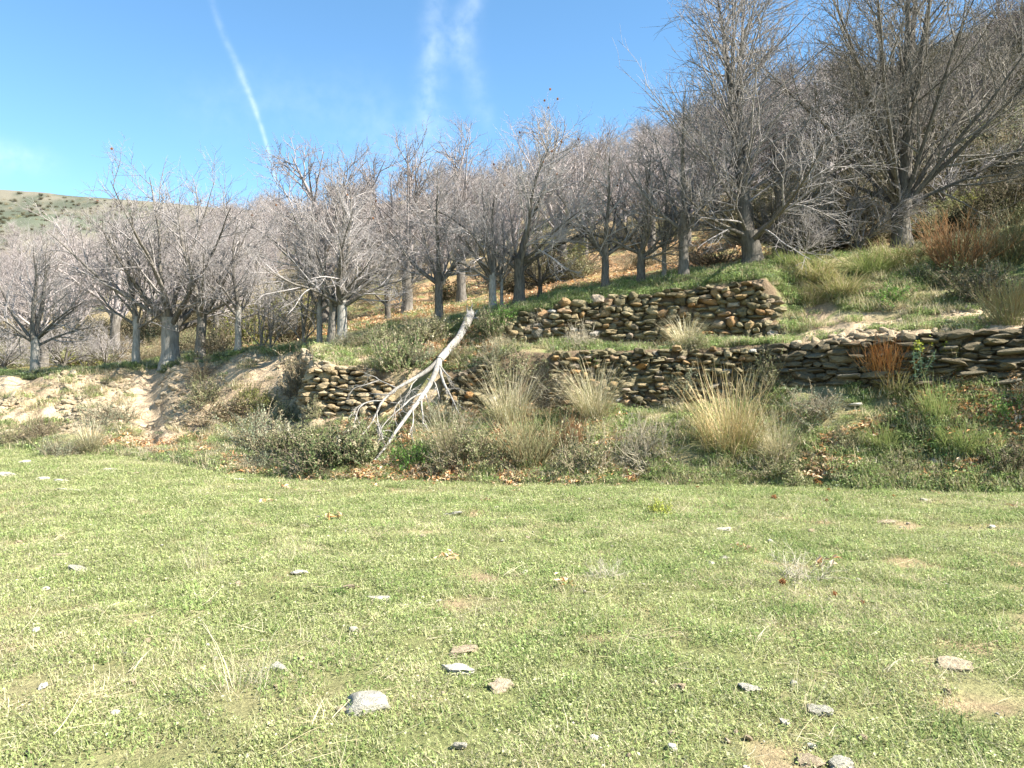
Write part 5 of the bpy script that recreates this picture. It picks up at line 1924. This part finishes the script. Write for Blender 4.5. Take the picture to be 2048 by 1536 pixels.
# ------------------------------------------------------------------ woods and scrub on the hill
r, px, sv, x, y = bank_points(620, 77, 7.9, 10.4, -700, 2300)
th = fbm(x, y, 12, 3, 333)
ok = (th > np.interp(px, [-400, 300, 900, 1500, 1800], [.5, .44, .36, .36, .66])) & ((px < 1480) | (sv < 9.4))
px, x, y = px[ok], x[ok], y[ok]
WOOD, DARKWOOD = [], []
for p in FAR:
    b = Bag()
    for me in [p['trunk'], p['fullcrown']] if 'fullcrown' in p else [p['trunk'], p['crown']]:
        V = np.zeros(len(me.vertices) * 3, np.float32)
        me.vertices.foreach_get('co', V)
        F = np.zeros(len(me.loops), np.int32)
        me.loops.foreach_get('vertex_index', F)
        b.add(V.reshape(-1, 3), F.reshape(-1, 4))
    me = b.mesh('wood_tree', True)
    me.materials.append(M_FARTWIG)
    WOOD.append(me)
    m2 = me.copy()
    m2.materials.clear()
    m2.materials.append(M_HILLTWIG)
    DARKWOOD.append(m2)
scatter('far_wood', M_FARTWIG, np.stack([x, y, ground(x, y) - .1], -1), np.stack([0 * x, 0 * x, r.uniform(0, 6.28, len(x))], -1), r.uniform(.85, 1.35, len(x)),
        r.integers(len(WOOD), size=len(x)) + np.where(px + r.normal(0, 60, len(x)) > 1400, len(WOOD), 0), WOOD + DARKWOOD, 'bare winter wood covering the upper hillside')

scrub = [PLANTS['maquis'][0][0][1][1], PLANTS['maquis'][1][0][1][1], PLANTS['brown'][0][0][1][1], PLANTS['olive'][0][0][1][1]]
sets = []
for n, sd_, s0, s1, a, b_, th, p4, s_a, s_b in (
        (900, 1, 7.2, 10.4, 1480, 2400, .30, (.42, .28, .24, .06), 1.2, 3.2), (700, 2, 7.5, 10.3, -500, 800, .5, (.3, .3, .3, .1), 1.0, 3.0), (170, 3, 6.6, 7.6, -300, 520, .42, (.1, .1, .55, .25), .6, 1.5),
        (360, 4, 7.0, 9.2, 700, 1600, .5, (.1, .3, .45, .15), .8, 2.0), (160, 5, 6.3, 7.3, 1580, 2300, .4, (.4, .3, .2, .1), .7, 1.6)):
    rr, px, sv, x, y = bank_points(n, 360 + sd_, s0, s1, a, b_)
    ok = fbm(x, y, 5, 3, 471) + rr.normal(0, .05, n) > th
    sets.append((x[ok], y[ok], rr.choice(4, n, p=p4)[ok], rr.uniform(s_a, s_b, n)[ok]))
x, y, kd, sc = join(*sets)
r = np.random.default_rng(17)
scatter('hillside_scrub', M_LEAF, np.stack([x, y, ground(x, y) - .05], -1), np.stack([0 * x, 0 * x, r.uniform(0, 6.28, len(x))], -1), sc, kd, scrub, 'dark scrub and bushes covering the hillside')

fx, fy, fz, fn, fb_ = [q.ravel() for q in FH]
r = np.random.default_rng(18)
cand = np.nonzero((fb_ > .02) & (fb_ < .995) & (fx / fy < .05) & (fx / fy > -.95))[0]
w = sstep(.40, .58, fn[cand]) + .06
pick = r.choice(cand, 3600, replace=False, p=w / w.sum())
jx, jy = r.uniform(-2, 2, len(pick)), r.uniform(-2, 2, len(pick))
scatter('far_scrub', M_LEAF, np.stack([fx[pick] + jx, fy[pick] + jy, fz[pick] - .6], -1), np.stack([0 * jx, 0 * jx, r.uniform(0, 6.28, len(pick))], -1), r.uniform(2.2, 6.0, len(pick)) * .8,
        r.choice(4, len(pick), p=(.35, .4, .2, .05)), scrub, 'dark bushes dotted over the far mountain shoulder')
